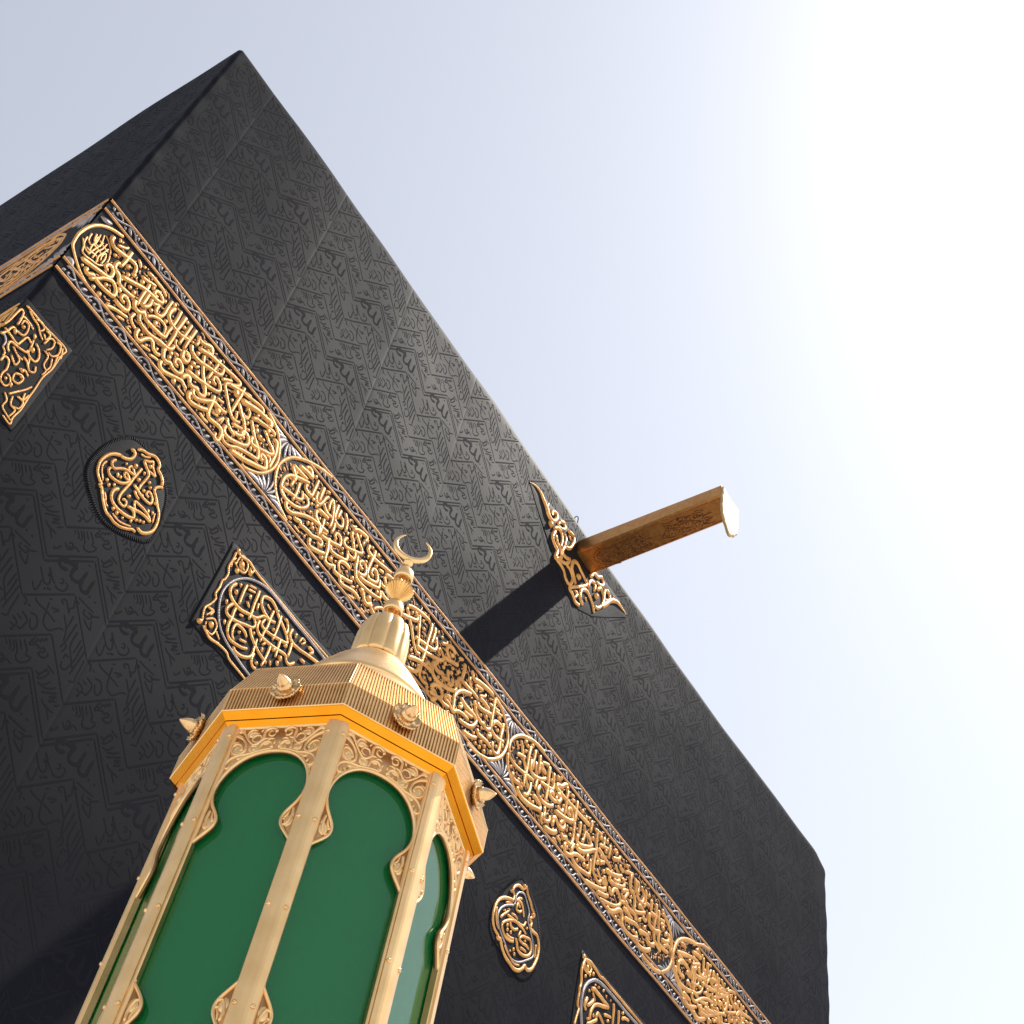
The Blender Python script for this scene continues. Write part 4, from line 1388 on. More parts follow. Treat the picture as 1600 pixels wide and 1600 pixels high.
def belt_trim(xform, u0, u1, belt):
    Vs = []; Fs = []; n = 0
    us = np.arange(u0, u1 + 0.01, 0.1)
    for z in LINES:
        for dz, w in ((0.0, 0.022),):
            V, F = sweep(np.stack([us, np.full_like(us, z + dz) + 0.0025 * np.sin(us * 3 + z)], 1), w, 0.010, False, 'none', 0.05, base=GH)
            Vs.append(V); Fs.append(F + n); n += len(V)
    mesh_obj('gold_border', xform(np.vstack(Vs)), np.vstack(Fs).tolist(), M_GOLDLINE, belt)
    # silver vine between the paired gold lines
    mb_v = []; mb_f = []; n = 0
    rng = np.random.RandomState(11)
    def put(P, w, h, tp='round'):
        nonlocal n
        V, F = sweep(np.array(P), w, h, False, tp, max(0.008, w * 0.6), base=GH)
        mb_v.append(V); mb_f.append(F + n); n += len(V)
    per = 0.235
    for zc, sg in ((10.181, 1), (9.388, -1)):
        k = 0
        u = u0 + 0.05
        while u + per < u1:
            j = rng.uniform(-0.006, 0.006, 6)
            put([(u, zc - 0.028 * sg), (u + 0.045, zc - 0.034 * sg + j[0]), (u + 0.10, zc + j[1]), (u + 0.15, zc + 0.032 * sg), (u + 0.20, zc + 0.022 * sg + j[2]), (u + per, zc - 0.028 * sg)], 0.013, 0.008)
            put([(u + 0.095, zc - 0.004 * sg), (u + 0.075, zc + 0.026 * sg), (u + 0.045, zc + 0.032 * sg), (u + 0.030, zc + 0.012 * sg), (u + 0.047, zc + 0.002 * sg)], 0.013, 0.008)
            put([(u + 0.15, zc + 0.026 * sg), (u + 0.165, zc - 0.005 * sg), (u + 0.19, zc - 0.028 * sg)], 0.024, 0.010, 'leaf')
            put([(u + 0.115, zc - 0.010 * sg), (u + 0.14, zc - 0.034 * sg)], 0.020, 0.010, 'leaf')
            put([(u + 0.012, zc + 0.004 * sg), (u - 0.012, zc + 0.034 * sg)], 0.022, 0.010, 'leaf')
            put([(u + 0.205, zc + 0.008 * sg), (u + 0.222, zc + 0.036 * sg)], 0.016, 0.009, 'leaf')
            u += per; k += 1
    mesh_obj('silver_vine', xform(np.vstack(mb_v)), np.vstack(mb_f).tolist(), M_SILVER, belt)

def junction_leaves(us, extra):
    """silver leaf fans in the corners between two cartouches"""
    Vs = []; Fs = []; n = 0
    def put(P, w, h=0.008):
        nonlocal n
        V, F = sweep(np.array(P), w, h, False, 'leaf', 0.012, base=GH)
        Vs.append(V); Fs.append(F + n); n += len(V)
    for u in us:
        for zt, sg in ((10.105, 1), (9.465, -1)):
            for a, ln in ((-0.95, 0.15), (-0.55, 0.16), (-0.2, 0.20), (0.1, 0.21), (0.4, 0.18), (0.85, 0.15)):
                dx, dz = math.sin(a), -math.cos(a) * sg
                r0 = 0.03
                put([(u + dx * r0, zt + dz * r0), (u + dx * ln * 0.55 + 0.01 * dz, zt + dz * ln * 0.5), (u + dx * ln, zt + dz * ln * 0.95)], 0.034 if abs(a) > 0.5 else 0.022)
            put([(u - 0.20, zt - 0.012 * sg), (u - 0.12, zt - 0.035 * sg), (u - 0.05, zt - 0.02 * sg)], 0.036)
            put([(u + 0.20, zt - 0.012 * sg), (u + 0.12, zt - 0.035 * sg), (u + 0.05, zt - 0.02 * sg)], 0.036)
    V, F = embroider(extra, 'v', GH, hk=0.3)
    Vs.append(V); Fs.append(np.array(F) + n)
    return np.vstack(Vs), np.vstack(Fs).tolist()

belt = belt_ground(front, 0.0, W, 'belt', shrine)
belt_trim(front, 0.0, W, belt)
B = parse(BELT)
CUTS = (-9.0, 1.95, 4.86, 7.42, 99.0)
for ca, cb in zip(CUTS, CUTS[1:]):
    V, F = embroider([(k, v) for k, v in B if k in 'so' and ca <= np.mean(v[1::2]) < cb], 'so', GH, wk=1.06, hk=0.36)
    mesh_obj('cartouche_lettering', front(V), F, M_GOLD, belt)
def fine_marks():
    rng = np.random.RandomState(21)
    pts = []
    for k, v in B:
        if k == 'v': continue
        q = np.array([(v[i], v[i + 1]) for i in range(1, len(v), 2)])
        pts.append(resample(q, 0.012) if len(q) > 1 else q)
    allp = np.vstack(pts)
    Vs = []; Fs = []; n = 0; placed = []
    for _ in range(9000):
        u = rng.uniform(0.15, 7.72); z = rng.uniform(9.49, 10.08)
        jd = min(abs(u - c) for c in (1.95, 4.85, 7.42))
        if jd < 0.02 or (jd < 0.24 and abs(z - 9.785) > 0.08 + jd * 0.85): continue
        if u < 0.5 and abs(z - 9.785) > 0.12 + (u - 0.1) * 0.6: continue
        p = np.array([u, z])
        d = np.min(np.hypot(allp[:, 0] - u, allp[:, 1] - z))
        if d < 0.021: continue
        if placed and np.min(np.linalg.norm(np.array(placed) - p, axis=1)) < 0.027: continue
        placed.append(p)
        a = rng.choice([0.5, 2.2, -0.4]) + rng.normal(0, 0.25)
        L = min(0.036, d * 0.9); dv = np.array([math.cos(a), math.sin(a)]) * L * 0.8
        if rng.rand() < 0.4: V, F = blob(p - dv * 0.5, p + dv * 0.5, 0.014, 0.006, GH)
        else:
            nv = np.array([-dv[1], dv[0]]) * rng.uniform(-0.6, 0.6)
            V, F = sweep(np.array([p - dv, p + nv, p + dv]), 0.0125, 0.005, False, 'round', 0.006, base=GH); F = F.tolist()
        Vs.append(V); Fs += [tuple(i + n for i in f) for f in F]; n += len(V)
    mesh_obj('fine_marks', front(np.vstack(Vs)), Fs, M_GOLDLINE, belt)['kind'] = 'stuff'
fine_marks()
V, F = junction_leaves((1.955, 4.85, 7.42), B)
mesh_obj('silver_leaves', front(V), F, M_SILVER, belt)
# the rest of the front belt and the side belt carry the same kind of cartouches
far = [(k, v) for k, v in B if k in 'so' and 2.02 < np.mean(v[1::2]) < 4.82]
V, F = embroider(far, 'so', GH, hk=0.46, du=5.65 - 0.0)
keep = V[:, 0] > 7.75
Fk = [f for f in F if all(keep[i] for i in f)]
mesh_obj('cartouche_lettering', front(V), Fk, M_GOLD, belt)
belt_l = belt_ground(left, 0.0, 12.8, 'belt', shrine)
belt_trim(left, 0.0, 6.0, belt_l)
V1, F1 = embroider([(k, v) for k, v in B if k in 'so' and np.mean(v[1::2]) < 1.99], 'so', GH, wk=0.8, hk=0.16, du=2.15, flip=True)
V2, F2 = embroider(far, 'so', GH, wk=0.8, hk=0.16, du=0.25)
mesh_obj('cartouche_lettering', left(V1), F1, M_GOLD, belt_l)
mesh_obj('cartouche_lettering', left(V2), F2, M_GOLD, belt_l)
V, F = junction_leaves((0.06, 2.16), [(k, v) for k, v in B if k == 'v'])
V = V[:, :]; mesh_obj('silver_leaves', left(V), [f for f in F if all(V[i, 0] > 0.0 for i in f)], M_SILVER, belt_l)

# ---------------------------------------------------------------- panels and medallions under the belt
def rounded(P, step=0.02): return [tuple(p) for p in resample(np.array(P, float), step, True)]
def panel(name, label, outline, data, xform=front, flip=False, stitched=False):
    g = slab(xform, outline, 0.003, name, M_SATIN, shrine)
    if label: g['label'] = label
    it = parse(data)
    V, F = embroider(it, 'sot', 0.003, hk=0.42, wk=0.92, flip=flip)
    if flip: F = [tuple(reversed(f)) for f in F]
    mesh_obj('gold_lettering', xform(V), F, M_GOLD, g)
    if any(k == 'v' for k, v in it):
        it = [('s' if k == 'v' else '-', v) for k, v in it]
        V, F = embroider(it, 's', 0.003, hk=0.45, flip=flip)
        mesh_obj('silver_border', xform(V), F, M_SILVER, g)
    if stitched:
        Vs = []; Fs = []; n = 0
        O = np.array(rounded(outline, 0.034)); c = O.mean(0)
        for p in O:
            d = (p - c) / np.linalg.norm(p - c)
            V, F = sweep(np.array([p - d * 0.012, p + d * 0.022]), 0.011, 0.004, False, 'round', 0.01, base=0.0015)
            Vs.append(V); Fs.append(F + n); n += len(V)
        mesh_obj('stitching', xform(np.vstack(Vs)), np.vstack(Fs).tolist(), M_SATIN, g)
    return g
panel('square_panel', 'square panel with round gold inscription folded over the building corner', dens([(0.0, 8.085), (0.385, 8.085), (0.385, 8.93), (0.0, 8.93)], 0.03), LEFT_PANEL)
panel('square_panel', 'shaded half of the square corner panel', dens([(0.0, 8.085), (0.385, 8.085), (0.385, 8.93), (0.0, 8.93)][::-1], 0.03), LEFT_PANEL, left)
med1 = [(0.973, 8.803), (0.885, 8.62), (0.854, 8.386), (0.917, 8.255), (1.109, 8.151), (1.377, 8.294), (1.41, 8.45), (1.395, 8.567), (1.346, 8.724), (1.22, 8.83), (1.08, 8.85)]
panel('medallion', 'round scalloped gold medallion left of the long panel', rounded(med1, 0.03), LEFT_MEDALLION, stitched=True)
panel('oblong_panel', 'long gold lettered panel with silver oval behind the lantern', dens([(1.875, 8.11), (4.18, 8.11), (4.18, 8.90), (1.905, 8.90)], 0.04), CENTER_PANEL)
med2 = [(5.285, 8.864), (5.12, 8.62), (5.044, 8.346), (5.10, 8.23), (5.219, 8.19), (5.40, 8.145), (5.506, 8.168), (5.60, 8.30), (5.62, 8.523), (5.57, 8.70), (5.489, 8.798), (5.39, 8.86)]
panel('medallion', 'narrow scalloped gold medallion right of the lantern', rounded(med2, 0.03), RIGHT_MEDALLION, stitched=True)
panel('oblong_panel', 'pointed gold lettered panel at the lower right', dens([(6.12, 8.10), (8.4, 8.10), (8.4, 8.87), (6.15, 8.87)], 0.04), RIGHT_PANEL)
# embroidery round the foot of the spout
so_out = [(4.402, 12.758), (4.582, 12.560), (4.791, 12.379), (4.955, 12.246), (5.077, 12.150), (5.270, 12.026), (5.434, 12.043), (5.645, 12.174), (5.864, 12.395), (6.183, 12.735), (6.024, 12.83), (5.787, 12.83), (5.5, 12.78), (5.3, 12.78), (5.096, 12.833), (4.854, 12.835)]
panel('spout_embroidery', None, dens(so_out, 0.05), SPOUT_ORNAMENT)

# ---------------------------------------------------------------- the rain spout
def rain_spout():
    x0, x1 = 5.262, 5.548
    zb0, zt0 = 12.672, 12.870
    drop = 0.045
    y0, y1 = 0.25, -1.498
    mb = MB()
    def sec(y):
        k = max(0.0, -y) / 1.46
        zb = zb0 - drop * k * 0.2; zt = zt0 - drop * k
        th = 0.022
        return [(x0 + 0.018, zb), (x0, zb + 0.02), (x0, zt - 0.012), (x0 + 0.006, zt), (x0 + th, zt), (x0 + th, zb + th), (x1 - th, zb + th), (x1 - th, zt), (x1 - 0.006, zt), (x1, zt - 0.012), (x1, zb + 0.02), (x1 - 0.018, zb)]
    ys = list(np.linspace(y0, y1, 16)); V = []
    for y in ys: V += [(x - SH.x, y - SH.y, z) for x, z in sec(y)]
    K = 12
    F = [(i * K + j, i * K + (j + 1) % K, (i + 1) * K + (j + 1) % K, (i + 1) * K + j) for i in range(len(ys) - 1) for j in range(K)]
    e = (len(ys) - 1) * K
    F += [(e + 0, e + 1, e + 2, e + 3), (e + 0, e + 3, e + 4, e + 5), (e + 0, e + 5, e + 6, e + 11), (e + 6, e + 7, e + 8, e + 9), (e + 6, e + 9, e + 10, e + 11)]
    mb.add(V, F)
    o = mb.build('rain_spout', M_SPOUT, shrine, False)
    # raised edge fillets along the underside
    mf = MB()
    def bar(xa, xb, za, zb_, ya, yb):
        P = [(xa, ya, za), (xb, ya, za), (xb, ya, zb_), (xa, ya, zb_), (xa, yb, za - drop * 0.2), (xb, yb, za - drop * 0.2), (xb, yb, zb_ - drop * 0.2), (xa, yb, zb_ - drop * 0.2)]
        mf.add([(x - SH.x, y - SH.y, z) for x, y, z in P], [(0, 1, 2, 3), (4, 7, 6, 5), (0, 4, 5, 1), (1, 5, 6, 2), (2, 6, 7, 3), (3, 7, 4, 0)])
    bar(x0 + 0.022, x0 + 0.034, zb0 - 0.006, zb0 + 0.004, 0.0, y1 + 0.01)
    bar(x1 - 0.034, x1 - 0.022, zb0 - 0.006, zb0 + 0.004, 0.0, y1 + 0.01)
    mf.build('edge_fillet', M_SPOUT, o, False)
    # engraved inscription on the underside: strokes taken along the length
    Vs = []; Fs = []; n = 0
    src = [(k, v) for k, v in B if k in 'so' and 2.05 < np.mean(v[1::2]) < 4.5]
    for k, v in src:
        pts = np.array([(v[i], v[i + 1]) for i in range(1, len(v), 2)])
        q = np.stack([0.16 + (pts[:, 0] - 2.05) * 0.46, (pts[:, 1] - 9.78) * 0.30], 1)
        if k == 'o': VV, FF = blob(q[0], q[1], v[0] * 0.3, 0.004)
        else: VV, FF = sweep(q, 0.0085, 0.004, False, 'round', 0.007); FF = FF.tolist()
        Vs.append(VV); Fs += [tuple(i + n for i in f) for f in FF]; n += len(VV)
    A = np.vstack(Vs)
    k = A[:, 0] / 1.46
    xx = (x0 + x1) / 2 + A[:, 1]
    P = np.stack([xx - SH.x, -A[:, 0] - SH.y, zb0 - drop * 0.2 * k - A[:, 2] - 0.0005], 1)
    mesh_obj('engraved_lettering', P, Fs, M_ENGR, o)
    # hanging lip at the outer end
    out = [(5.262, 12.790), (5.300, 12.775), (5.405, 12.765), (5.510, 12.775), (5.548, 12.790), (5.556, 12.74), (5.548, 12.69), (5.560, 12.63), (5.552, 12.57), (5.562, 12.51), (5.548, 12.455), (5.545, 12.40), (5.515, 12.365), (5.50, 12.32), (5.465, 12.295), (5.44, 12.255), (5.405, 12.235),
           (5.37, 12.255), (5.345, 12.295), (5.31, 12.32), (5.295, 12.365), (5.265, 12.40), (5.262, 12.455), (5.248, 12.51), (5.258, 12.57), (5.250, 12.63), (5.262, 12.69), (5.254, 12.74)]
    n = len(out); V = []
    for y, sc in ((y1 - 0.002, 1.0), (y1 - 0.018, 1.0), (y1 - 0.024, 0.93)):
        for x, z in out: V.append((5.405 + (x - 5.405) * sc - SH.x, y - SH.y, 12.55 + (z - 12.55) * sc))
    F = [tuple(range(n))]
    for r in range(2):
        F += [(r * n + i, r * n + (i + 1) % n, (r + 1) * n + (i + 1) % n, (r + 1) * n + i) for i in range(n)]
    F.append(tuple(2 * n + i for i in reversed(range(n))))
    mesh_obj('spout_lip', V, F, M_LIP, o, False)
    # small wire hook behind the spout root
    V, F = [], []
    c = resample(np.array([(0.0, 0.0, 0.0), (-0.02, 0.0, 0.06), (-0.07, -0.02, 0.09), (-0.12, -0.02, 0.07), (-0.13, 0.0, 0.02)]), 0.01)
    for i, p in enumerate(c):
        for j in range(6):
            a = j * math.pi / 3
            V.append((5.235 + p[0] * 0.6 + 0.005 * math.cos(a) - SH.x, 0.02 + p[1] + 0.005 * math.sin(a) - SH.y, 13.075 + p[2] * 0.75))
    F = [(i * 6 + j, i * 6 + (j + 1) % 6, i * 6 + 6 + (j + 1) % 6, i * 6 + 6 + j) for i in range(len(c) - 1) for j in range(6)]
    mesh_obj('wire_hook', V, F, M_SATIN, shrine)
rain_spout()

# ---------------------------------------------------------------- the lantern
LS = 0.468
LX, LY = CAM.x + 1.7152 * LS, CAM.y + 1.9627 * LS
ZB = 1.31
PHI = -3.9656
lantern = empty('lantern', (LX, LY, ZB))
tag(lantern, 'octagonal gold lantern with green panes and a crescent on top', 'lantern')
def lz(z): return CAM.z + LS * z - ZB      # fitted height -> local height
RB = 0.3262
AP = RB * math.cos(math.pi / 8)
HALF = RB * math.sin(math.pi / 8)
ROT = [PHI + (k + 0.5) * math.pi / 4 + math.pi / 2 for k in range(8)]

def loc(V):
    """fitted face-local units (x along face, y out, z up) -> metres"""
    V = np.asarray(V, float)
    return np.stack([V[:, 0] * LS, -V[:, 1] * LS, CAM.z + LS * V[:, 2] - ZB], 1)

def ring_faces(n, m, closed=True):
    return [(r * n + i, r * n + (i + 1) % n, (r + 1) * n + (i + 1) % n, (r + 1) * n + i) for r in range(m - 1) for i in range(n if closed else n - 1)]

def lathe(prof, n=48, mod=None):
    V = []
    for r, z in prof:
        for i in range(n):
            a = 2 * math.pi * i / n
            k = mod(a, r, z) if mod else 1.0
            V.append((r * k * math.cos(a) * LS, r * k * math.sin(a) * LS, lz(z)))
    return V, ring_faces(n, len(prof))

BZ0, BZ1 = 1.150, 2.128
# one pane, one carved plate, one post, one knob: the rest are copies turned about the axis
def make_pane():
    y = AP - 0.015
    V = loc([(-0.108, y, BZ0 + .01), (0.108, y, BZ0 + .01), (0.108, y, BZ1), (-0.108, y, BZ1), (-0.108, y - 0.006, BZ0 + .01), (0.108, y - 0.006, BZ0 + .01), (0.108, y - 0.006, BZ1), (-0.108, y - 0.006, BZ1)])
    return mesh_obj('pane', V, [(0, 1, 2, 3), (7, 6, 5, 4), (0, 4, 5, 1), (1, 5, 6, 2), (2, 6, 7, 3), (3, 7, 4, 0)], M_PANE, lantern, False)

OPEN = [(0.1045, 1.797), (0.098, 1.806), (0.085, 1.822), (0.073, 1.837), (0.067, 1.850), (0.067, 1.864), (0.073, 1.878), (0.084, 1.893), (0.093, 1.911), (0.0985, 1.932), (0.097, 1.957), (0.089, 1.985), (0.074, 2.010), (0.053, 2.030), (0.028, 2.041), (0.0, 2.045)]
def make_plate():
    mb = MB()
    half = resample(np.array(OPEN), 0.006)
    op = np.vstack([half, np.stack([-half[::-1][1:, 0], half[::-1][1:, 1]], 1)])
    for _ in range(10): op[1:-1] = 0.25 * op[:-2] + 0.5 * op[1:-1] + 0.25 * op[2:]
    n = len(op)
    ye, yb = AP - 0.002, AP - 0.010
    XE, ZT = 0.106, 2.122
    outer = []
    for x, z in op:
        if z < 1.99: outer.append((math.copysign(XE, x), z))
        else:
            t = np.clip((0.089 - abs(x)) / 0.089, 0, 1)
            if t < 0.28: outer.append((math.copysign(XE, x), 1.99 + (ZT - 1.99) * t / 0.28))
            else: outer.append((x / 0.089 / 0.72 * XE if abs(x) < 0.089 * 0.72 else math.copysign(XE, x), ZT))
    outer = np.array(outer)
    # plate ground (patinated) with thickness
    V = [(*p, ) for p in []]
    ro = [(p[0], ye, p[1]) for p in op]; rO = [(p[0], ye, p[1]) for p in outer]
    bo = [(p[0], yb, p[1]) for p in op]; bO = [(p[0], yb, p[1]) for p in outer]
    Fq = []
    for i in range(n - 1):
        Fq += [(i, i + 1, n + i + 1, n + i), (2 * n + i, 3 * n + i, 3 * n + i + 1, 2 * n + i + 1), (i, 2 * n + i, 2 * n + i + 1, i + 1), (n + i, n + i + 1, 3 * n + i + 1, 3 * n + i)]
    mb.add(loc(ro + rO + bo + bO), Fq, 1)
    def relief(P, w, h, taper='round', closed=False):
        V, F = sweep(np.array(P, float), w, h, closed, taper, max(w * 0.6, 0.0025), base=0.0)
        mb.add(loc(np.stack([V[:, 0], ye + V[:, 2], V[:, 1]], 1)), F.tolist(), 0)
    # rim of the opening, frame strip on top and down the sides
    inward = op.copy()
    T = np.gradient(op, axis=0); T /= np.linalg.norm(T, axis=1)[:, None]
    Nn = np.stack([-T[:, 1], T[:, 0]], 1)
    if (Nn[n // 2] @ np.array([0, 1.0])) < 0: Nn = -Nn
    relief(op + Nn * 0.0022, 0.0075, 0.0045, 'none')
    relief([(-0.104, 2.117), (0.104, 2.117)], 0.009, 0.004, 'none')
    for s in (-1, 1):
        relief([(s * 0.101, 1.80), (s * 0.101, 2.118)], 0.008, 0.004, 'none')
    h_ = half[half[:, 1] > 1.932][::-1]
    ax_, az_ = h_[:, 0], h_[:, 1]
    for ln in CARVING.strip().split('\n'):
        v = [int(a) / 1000 for a in ln.split()]
        pts = np.array([(min(v[i], 0.103), v[i + 1] + 1.643) for i in range(0, len(v), 2)])
        L_ = np.sum(np.linalg.norm(np.diff(pts, axis=0), axis=1))
        zmin = np.interp(pts[:, 0], ax_, az_)
        up = pts[:, 1] > 1.93
        pts[up, 1] = np.maximum(pts[up, 1], zmin[up] + 0.0075)
        for s in (1, -1):
            q = pts.copy(); q[:, 0] *= s
            if L_ > 0.07: relief(q, 0.0066, 0.0040, 'round')
            else: relief(q, 0.0052, 0.0030, 'leaf')
    # broad shells and leaves between the scrolls
    fills = [((0.086, 2.052), 0.013, 0.016), ((0.064, 2.098), 0.013, 0.010), ((0.026, 2.072), 0.010, 0.008), ((0.045, 2.056), 0.010, 0.012),
             ((0.092, 2.108), 0.010, 0.006), ((0.068, 2.024), 0.012, 0.007), ((0.086, 1.852), 0.010, 0.015), ((0.090, 1.995), 0.004, 0.012), ((0.010, 2.058), 0.006, 0.006)]
    for c, a, b in fills:
        if c[1] > 1.93:
            c = (c[0], max(c[1], float(np.interp(c[0], ax_, az_)) + b + 0.006))
        for s in (1, -1):
            VV, FF = blob((s * c[0], c[1] - b), (s * c[0], c[1] + b), a * 2, 0.0016)
            mb.add(loc(np.stack([VV[:, 0], ye + VV[:, 2], VV[:, 1]], 1)), FF, 0)
    return mb.build('carved_plate', [M_PLATE, M_PATINA], lantern, True)

def make_post():
    """V-shaped corner post, built at the +x end of face-local space"""
    ang = math.pi / 8
    def pt(d, o, side):
        # d: distance from the corner along the face, o: offset outwards
        x = (HALF - d); y = AP + o
        if side > 0:      # mirror to the neighbouring face across the corner direction
            cx, cy = math.sin(ang), math.cos(ang)
            k = 2 * (x * cx + y * cy)
            return (k * cx - x, k * cy - y)
        return (x, y)
    prof = [pt(0.026, -0.012, -1), pt(0.026, 0.001, -1), pt(0.024, 0.003, -1), pt(0.0215, 0.0032, -1), pt(0.0205, 0.0072, -1), pt(0.010, 0.0080, -1), pt(0.004, 0.0072, -1),
            pt(0.004, 0.0072, 1), pt(0.010, 0.0080, 1), pt(0.0205, 0.0072, 1), pt(0.0215, 0.0032, 1), pt(0.024, 0.003, 1), pt(0.026, 0.001, 1), pt(0.026, -0.012, 1)]
    zs = (BZ0, BZ1 - 0.004)
    V = [(x, y, z) for z in zs for x, y in prof]
    n = len(prof)
    F = ring_faces(n, 2) + [tuple(range(n))[::-1], tuple(n + i for i in range(n))]
    o = mesh_obj('post', loc(V), F, M_BRASS, lantern, False)
    rv = []
    for z in (2.088, 1.855, 1.643, 1.432, 1.20):
        for side in (-1, 1):
            d = 0.0145
            x, y = pt(d, 0.0078, side)
            nx, ny = (0.0, 1.0) if side < 0 else (math.sin(2 * ang), math.cos(2 * ang))
            rv.append((x, y, z, nx, ny))
    return o, rv

def make_rivet(x, y, z, nx, ny, parent):
    tx, ty = ny, -nx
    V = []; n = 8
    for r, h in ((0.0050, -0.001), (0.0046, 0.0025), (0.0026, 0.0040), (0.0010, 0.0022)):
        for i in range(n):
            a = 2 * math.pi * i / n
            V.append((x + tx * r * math.cos(a) + nx * h, y + ty * r * math.cos(a) + ny * h, z + r * math.sin(a)))
    return mesh_obj('rivet', loc(V), ring_faces(n, 4) + [tuple(3 * n + i for i in range(n))], M_KNOB, parent)

def make_knob():
    ap = 0.360 * math.cos(math.pi / 8)
    zc = 2.186
    V = []; n = 64
    for r, h, md in ((0.006, 0.014, 0), (0.013, 0.016, 0), (0.020, 0.012, 0.5), (0.027, 0.010, 0.8), (0.034, 0.015, 1.0), (0.0345, 0.010, 1.0), (0.026, 0.004, 0.8), (0.012, -0.004, 0)):
        for i in range(n):
            a = 2 * math.pi * i / n
            pet = abs(math.cos(a * 3.5)) ** 0.6
            fine = 0.10 * abs(math.cos(a * 14))
            k = 1.0 - md * 0.20 * (1 - pet) - md * 0.04 * fine
            V.append((r * k * math.cos(a), ap + h + md * 0.005 * (pet - 0.5) + md * 0.003 * math.cos(a * 28), zc + r * k * math.sin(a)))
    o = mesh_obj('knob', loc(V), ring_faces(n, 8), M_KNOB, lantern)
    V = []; n = 32
    prof = ((0.010, 0.010), (0.0165, 0.013), (0.0175, 0.019), (0.0165, 0.024), (0.0150, 0.0245), (0.0148, 0.030), (0.0115, 0.039), (0.0065, 0.047), (0.0018, 0.053), (0.0002, 0.054))
    for q, (r, h) in enumerate(prof):
        for i in range(n):
            a = 2 * math.pi * i / n
            k = 1 + (0.06 * math.cos(a * 16 + (q % 2) * math.pi) if 1 <= q <= 3 else 0.0)
            V.append((r * k * math.cos(a), ap + h, zc + r * k * math.sin(a)))
    acorn = mesh_obj('acorn', loc(V), ring_faces(n, len(prof)), M_KNOB, o)
    return o, acorn

pane0 = make_pane(); plate0 = make_plate(); post0, rivets = make_post(); knob0, acorn0 = make_knob()
riv0 = [make_rivet(*r, post0) for r in rivets]
# the lower plate is the upper one turned half round in its own plane
low0 = plate0.copy(); low0.data = plate0.data.copy(); COL.objects.link(low0)
for v in low0.data.vertices:
    v.co.x = -v.co.x
    v.co.z = 2 * lz(1.643) - v.co.z
for k in range(8):
    if k == 0:
        for o in (pane0, plate0, low0, post0, knob0): o.rotation_euler = (0, 0, ROT[0])
        low0.parent = lantern
        continue
    for o in (pane0, plate0, low0): copy_obj(o, lantern, (0, 0, ROT[k]))
    p = copy_obj(post0, lantern, (0, 0, ROT[k]))
    for r in riv0: copy_obj(r, p)
    kn = copy_obj(knob0, lantern, (0, 0, ROT[k]))
    copy_obj(acorn0, kn)

def octo(Rr, z, pts_per=1, off=None):
    out = []
    for k in range(8):
        a0 = PHI + k * math.pi / 4; a1 = a0 + math.pi / 4
        p0 = np.array([math.cos(a0), math.sin(a0)]) * Rr; p1 = np.array([math.cos(a1), math.sin(a1)]) * Rr
        nn = np.array([math.cos((a0 + a1) / 2), math.sin((a0 + a1) / 2)])
        for i in range(pts_per):
            t = i / pts_per
            p = p0 + (p1 - p0) * t + (nn * off[i] if off is not None else 0)
            out.append((p[0] * LS, p[1] * LS, lz(z)))
    return out

def make_cap():
    ribs = 37; per = ribs * 5
    off = np.tile([0.0, 0.0, 0.0, -0.0042, -0.0042], ribs)
    off = np.roll(off, 1)
    plain = np.zeros(per)
    rows = [(0.3585, 2.1405, plain), (0.360, 2.1425, plain), (0.360, 2.1450, off), (0.360, 2.2045, off), (0.3605, 2.2065, plain), (0.3590, 2.2085, off), (0.3190, 2.3105, off), (0.3184, 2.313, plain)]
    V = []
    for r, z, o in rows: V += octo(r, z, per, o)
    F = ring_faces(per * 8, len(rows))
    mi = [1 if (off[f[0] % per] < 0 or off[f[1] % per] < 0) and 1 < f[0] // (per * 8) < 6 else 0 for f in F]
    cap = mesh_obj('cap', V, F, [M_BRASS, M_GROOVE], lantern, False, mi)
    V = []
    rows = [(0.3585, 2.1403), (0.3565, 2.1395), (0.3420, 2.1275), (0.3422, 2.1325), (0.3402, 2.1325), (0.3398, 2.1262), (0.3265, 2.1150), (0.24, 2.1180)]
    for r, z in rows: V += octo(r, z)
    mesh_obj('soffit', V, ring_faces(8, len(rows)) + [tuple((len(rows) - 1) * 8 + i for i in range(8))], M_BOUNCE_GOLD, lantern, False)
    n = 64; V = []
    for r, z, w in ((0.3184, 2.313, 1), (0.312, 2.319, 1), (0.275, 2.335, 0.9), (0.222, 2.385, 0.35), (0.196, 2.425, 0.0), (0.184, 2.440, 0.0), (0.10, 2.55, 0.0)):
        for i in range(n):
            a = PHI + 2 * math.pi * i / n
            b = (2 * math.pi * i / n) % (math.pi / 4) - math.pi / 8
            k = (math.cos(math.pi / 8) / math.cos(b)) * w + (1 - w)
            V.append((r * k * math.cos(a) * LS, r * k * math.sin(a) * LS, lz(z)))
    mesh_obj('roof', V, ring_faces(n, 7), M_BRASS, lantern)
make_cap()

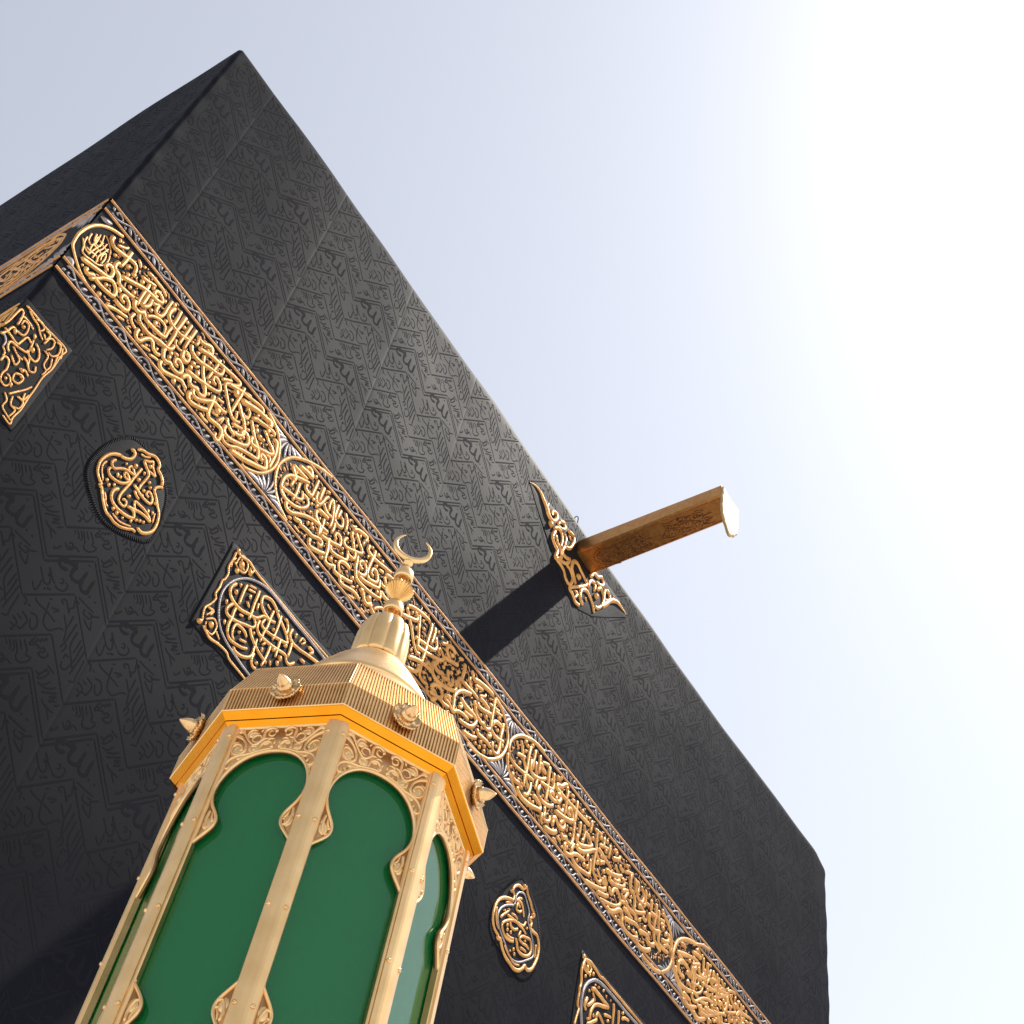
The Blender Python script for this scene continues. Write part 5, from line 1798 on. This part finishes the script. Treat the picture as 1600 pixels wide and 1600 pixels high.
def make_finial():
    def lathe_obj(name, prof, n, par): return mesh_obj(name, *lathe(prof, n), M_BRASS, par)
    fin = lathe_obj('finial', [(0.183, 2.436), (0.187, 2.442), (0.187, 2.450), (0.178, 2.466), (0.150, 2.516), (0.118, 2.568), (0.088, 2.608), (0.062, 2.632), (0.04, 2.638)], 64, lantern)
    lathe_obj('bowl', [(0.016, 2.800), (0.0115, 2.808), (0.0082, 2.818), (0.0078, 2.832), (0.0095, 2.846), (0.0150, 2.8555), (0.0185, 2.850), (0.0190, 2.845), (0.0225, 2.8445), (0.0235, 2.839), (0.0258, 2.840), (0.0268, 2.848), (0.0268, 2.858), (0.0250, 2.868), (0.0195, 2.879), (0.012, 2.885), (0.008, 2.8885)], 40, fin)
    lathe_obj('bowl', [(0.008, 2.964), (0.0078, 2.970), (0.0095, 2.982), (0.0145, 2.991), (0.0178, 2.986), (0.0182, 2.981), (0.0215, 2.9805), (0.0225, 2.975), (0.0248, 2.976), (0.0260, 2.985), (0.0260, 2.995), (0.0245, 3.005), (0.0185, 3.016), (0.0105, 3.022), (0.0078, 3.026), (0.0072, 3.044), (0.0115, 3.046), (0.0135, 3.051), (0.0120, 3.056), (0.006, 3.061)], 40, fin)
    def flute(a, r, z): return 1.0 + 0.12 * (abs(math.cos(a * 5)) ** 0.45 - 0.7)
    V, F = lathe([(0.052, 2.636), (0.0655, 2.632), (0.0680, 2.644), (0.0682, 2.680), (0.0672, 2.720), (0.0640, 2.752), (0.0560, 2.778), (0.0420, 2.795), (0.0250, 2.803), (0.010, 2.806)], 160, flute)
    V = [(x, y, z + (0.006 * LS * (1 - abs(math.cos(math.atan2(y, x) * 5))) if i < 320 else 0)) for i, (x, y, z) in enumerate(V)]
    mesh_obj('fluted_bell', V, F, M_BRASS, fin)
    N = 26
    def pleat(a, r, z):
        i = round(a / (2 * math.pi / (2 * N)))
        return 1.0 + (0.05 if i % 2 == 0 else -0.05) * (r > 0.02)
    V, F = lathe([(0.0082, 2.886), (0.0095, 2.892), (0.0370, 2.931), (0.0376, 2.9345), (0.0365, 2.938), (0.012, 2.960), (0.0082, 2.966)], 2 * N, pleat)
    mesh_obj('pleated_cone', V, F, M_CONE, fin, False)
    # crescent, facing out between the two front faces
    az = math.atan2(LY - CAM.y, LX - CAM.x) + 0.06
    ex = np.array([math.sin(az), -math.cos(az)]); ey = np.array([math.cos(az), math.sin(az)])
    V = []; n = 10; m_ = 60
    for i in range(m_):
        t = i / (m_ - 1)
        ph = math.radians(122 + (418 - 122) * t)
        th = 0.003 + 0.0165 * math.sin(math.pi * t) ** 0.9
        rc = 0.0560 - th / 2
        for j in range(n):
            b = 2 * math.pi * j / n
            r = rc + th / 2 * math.cos(b); d = th * 0.36 * math.sin(b)
            x = r * math.cos(ph); z = 3.1145 + r * math.sin(ph)
            V.append(((ex[0] * x + ey[0] * d) * LS, (ex[1] * x + ey[1] * d) * LS, lz(z)))
    F = ring_faces(n, m_) + [tuple(range(n)), tuple((m_ - 1) * n + j for j in range(n))]
    mesh_obj('crescent', V, F, M_BRASS, fin)
make_finial()

def make_foot():
    V = []
    rows = [(0.24, 1.152), (0.3240, 1.152), (0.3330, 1.146), (0.3432, 1.141), (0.3555, 1.132), (0.360, 1.128), (0.360, 1.06), (0.30, 0.98), (0.20, 0.90), (0.13, 0.84)]
    for r, z in rows: V += octo(r, z)
    mesh_obj('base_moulding', V, ring_faces(8, len(rows)) + [tuple(range(8))], M_BRASS, lantern, False)
    V = octo(0.30, 1.165) + octo(0.30, 1.150)  # unseen pale floor added inside the lantern to bounce light onto the panes
    mesh_obj('bounce_floor', V, [tuple(range(8)), tuple(range(15, 7, -1))] + ring_faces(8, 2), M_MARBLE, lantern, False)
    V, F = lathe([(0.132, 0.85), (0.115, 0.70), (0.105, 0.40), (0.105, -0.6), (0.125, -1.0), (0.20, -1.18), (0.30, -1.28), (0.34, -1.36), (0.34, -1.495)], 48)
    mesh_obj('pedestal', V, F, M_BRASS, lantern)
make_foot()
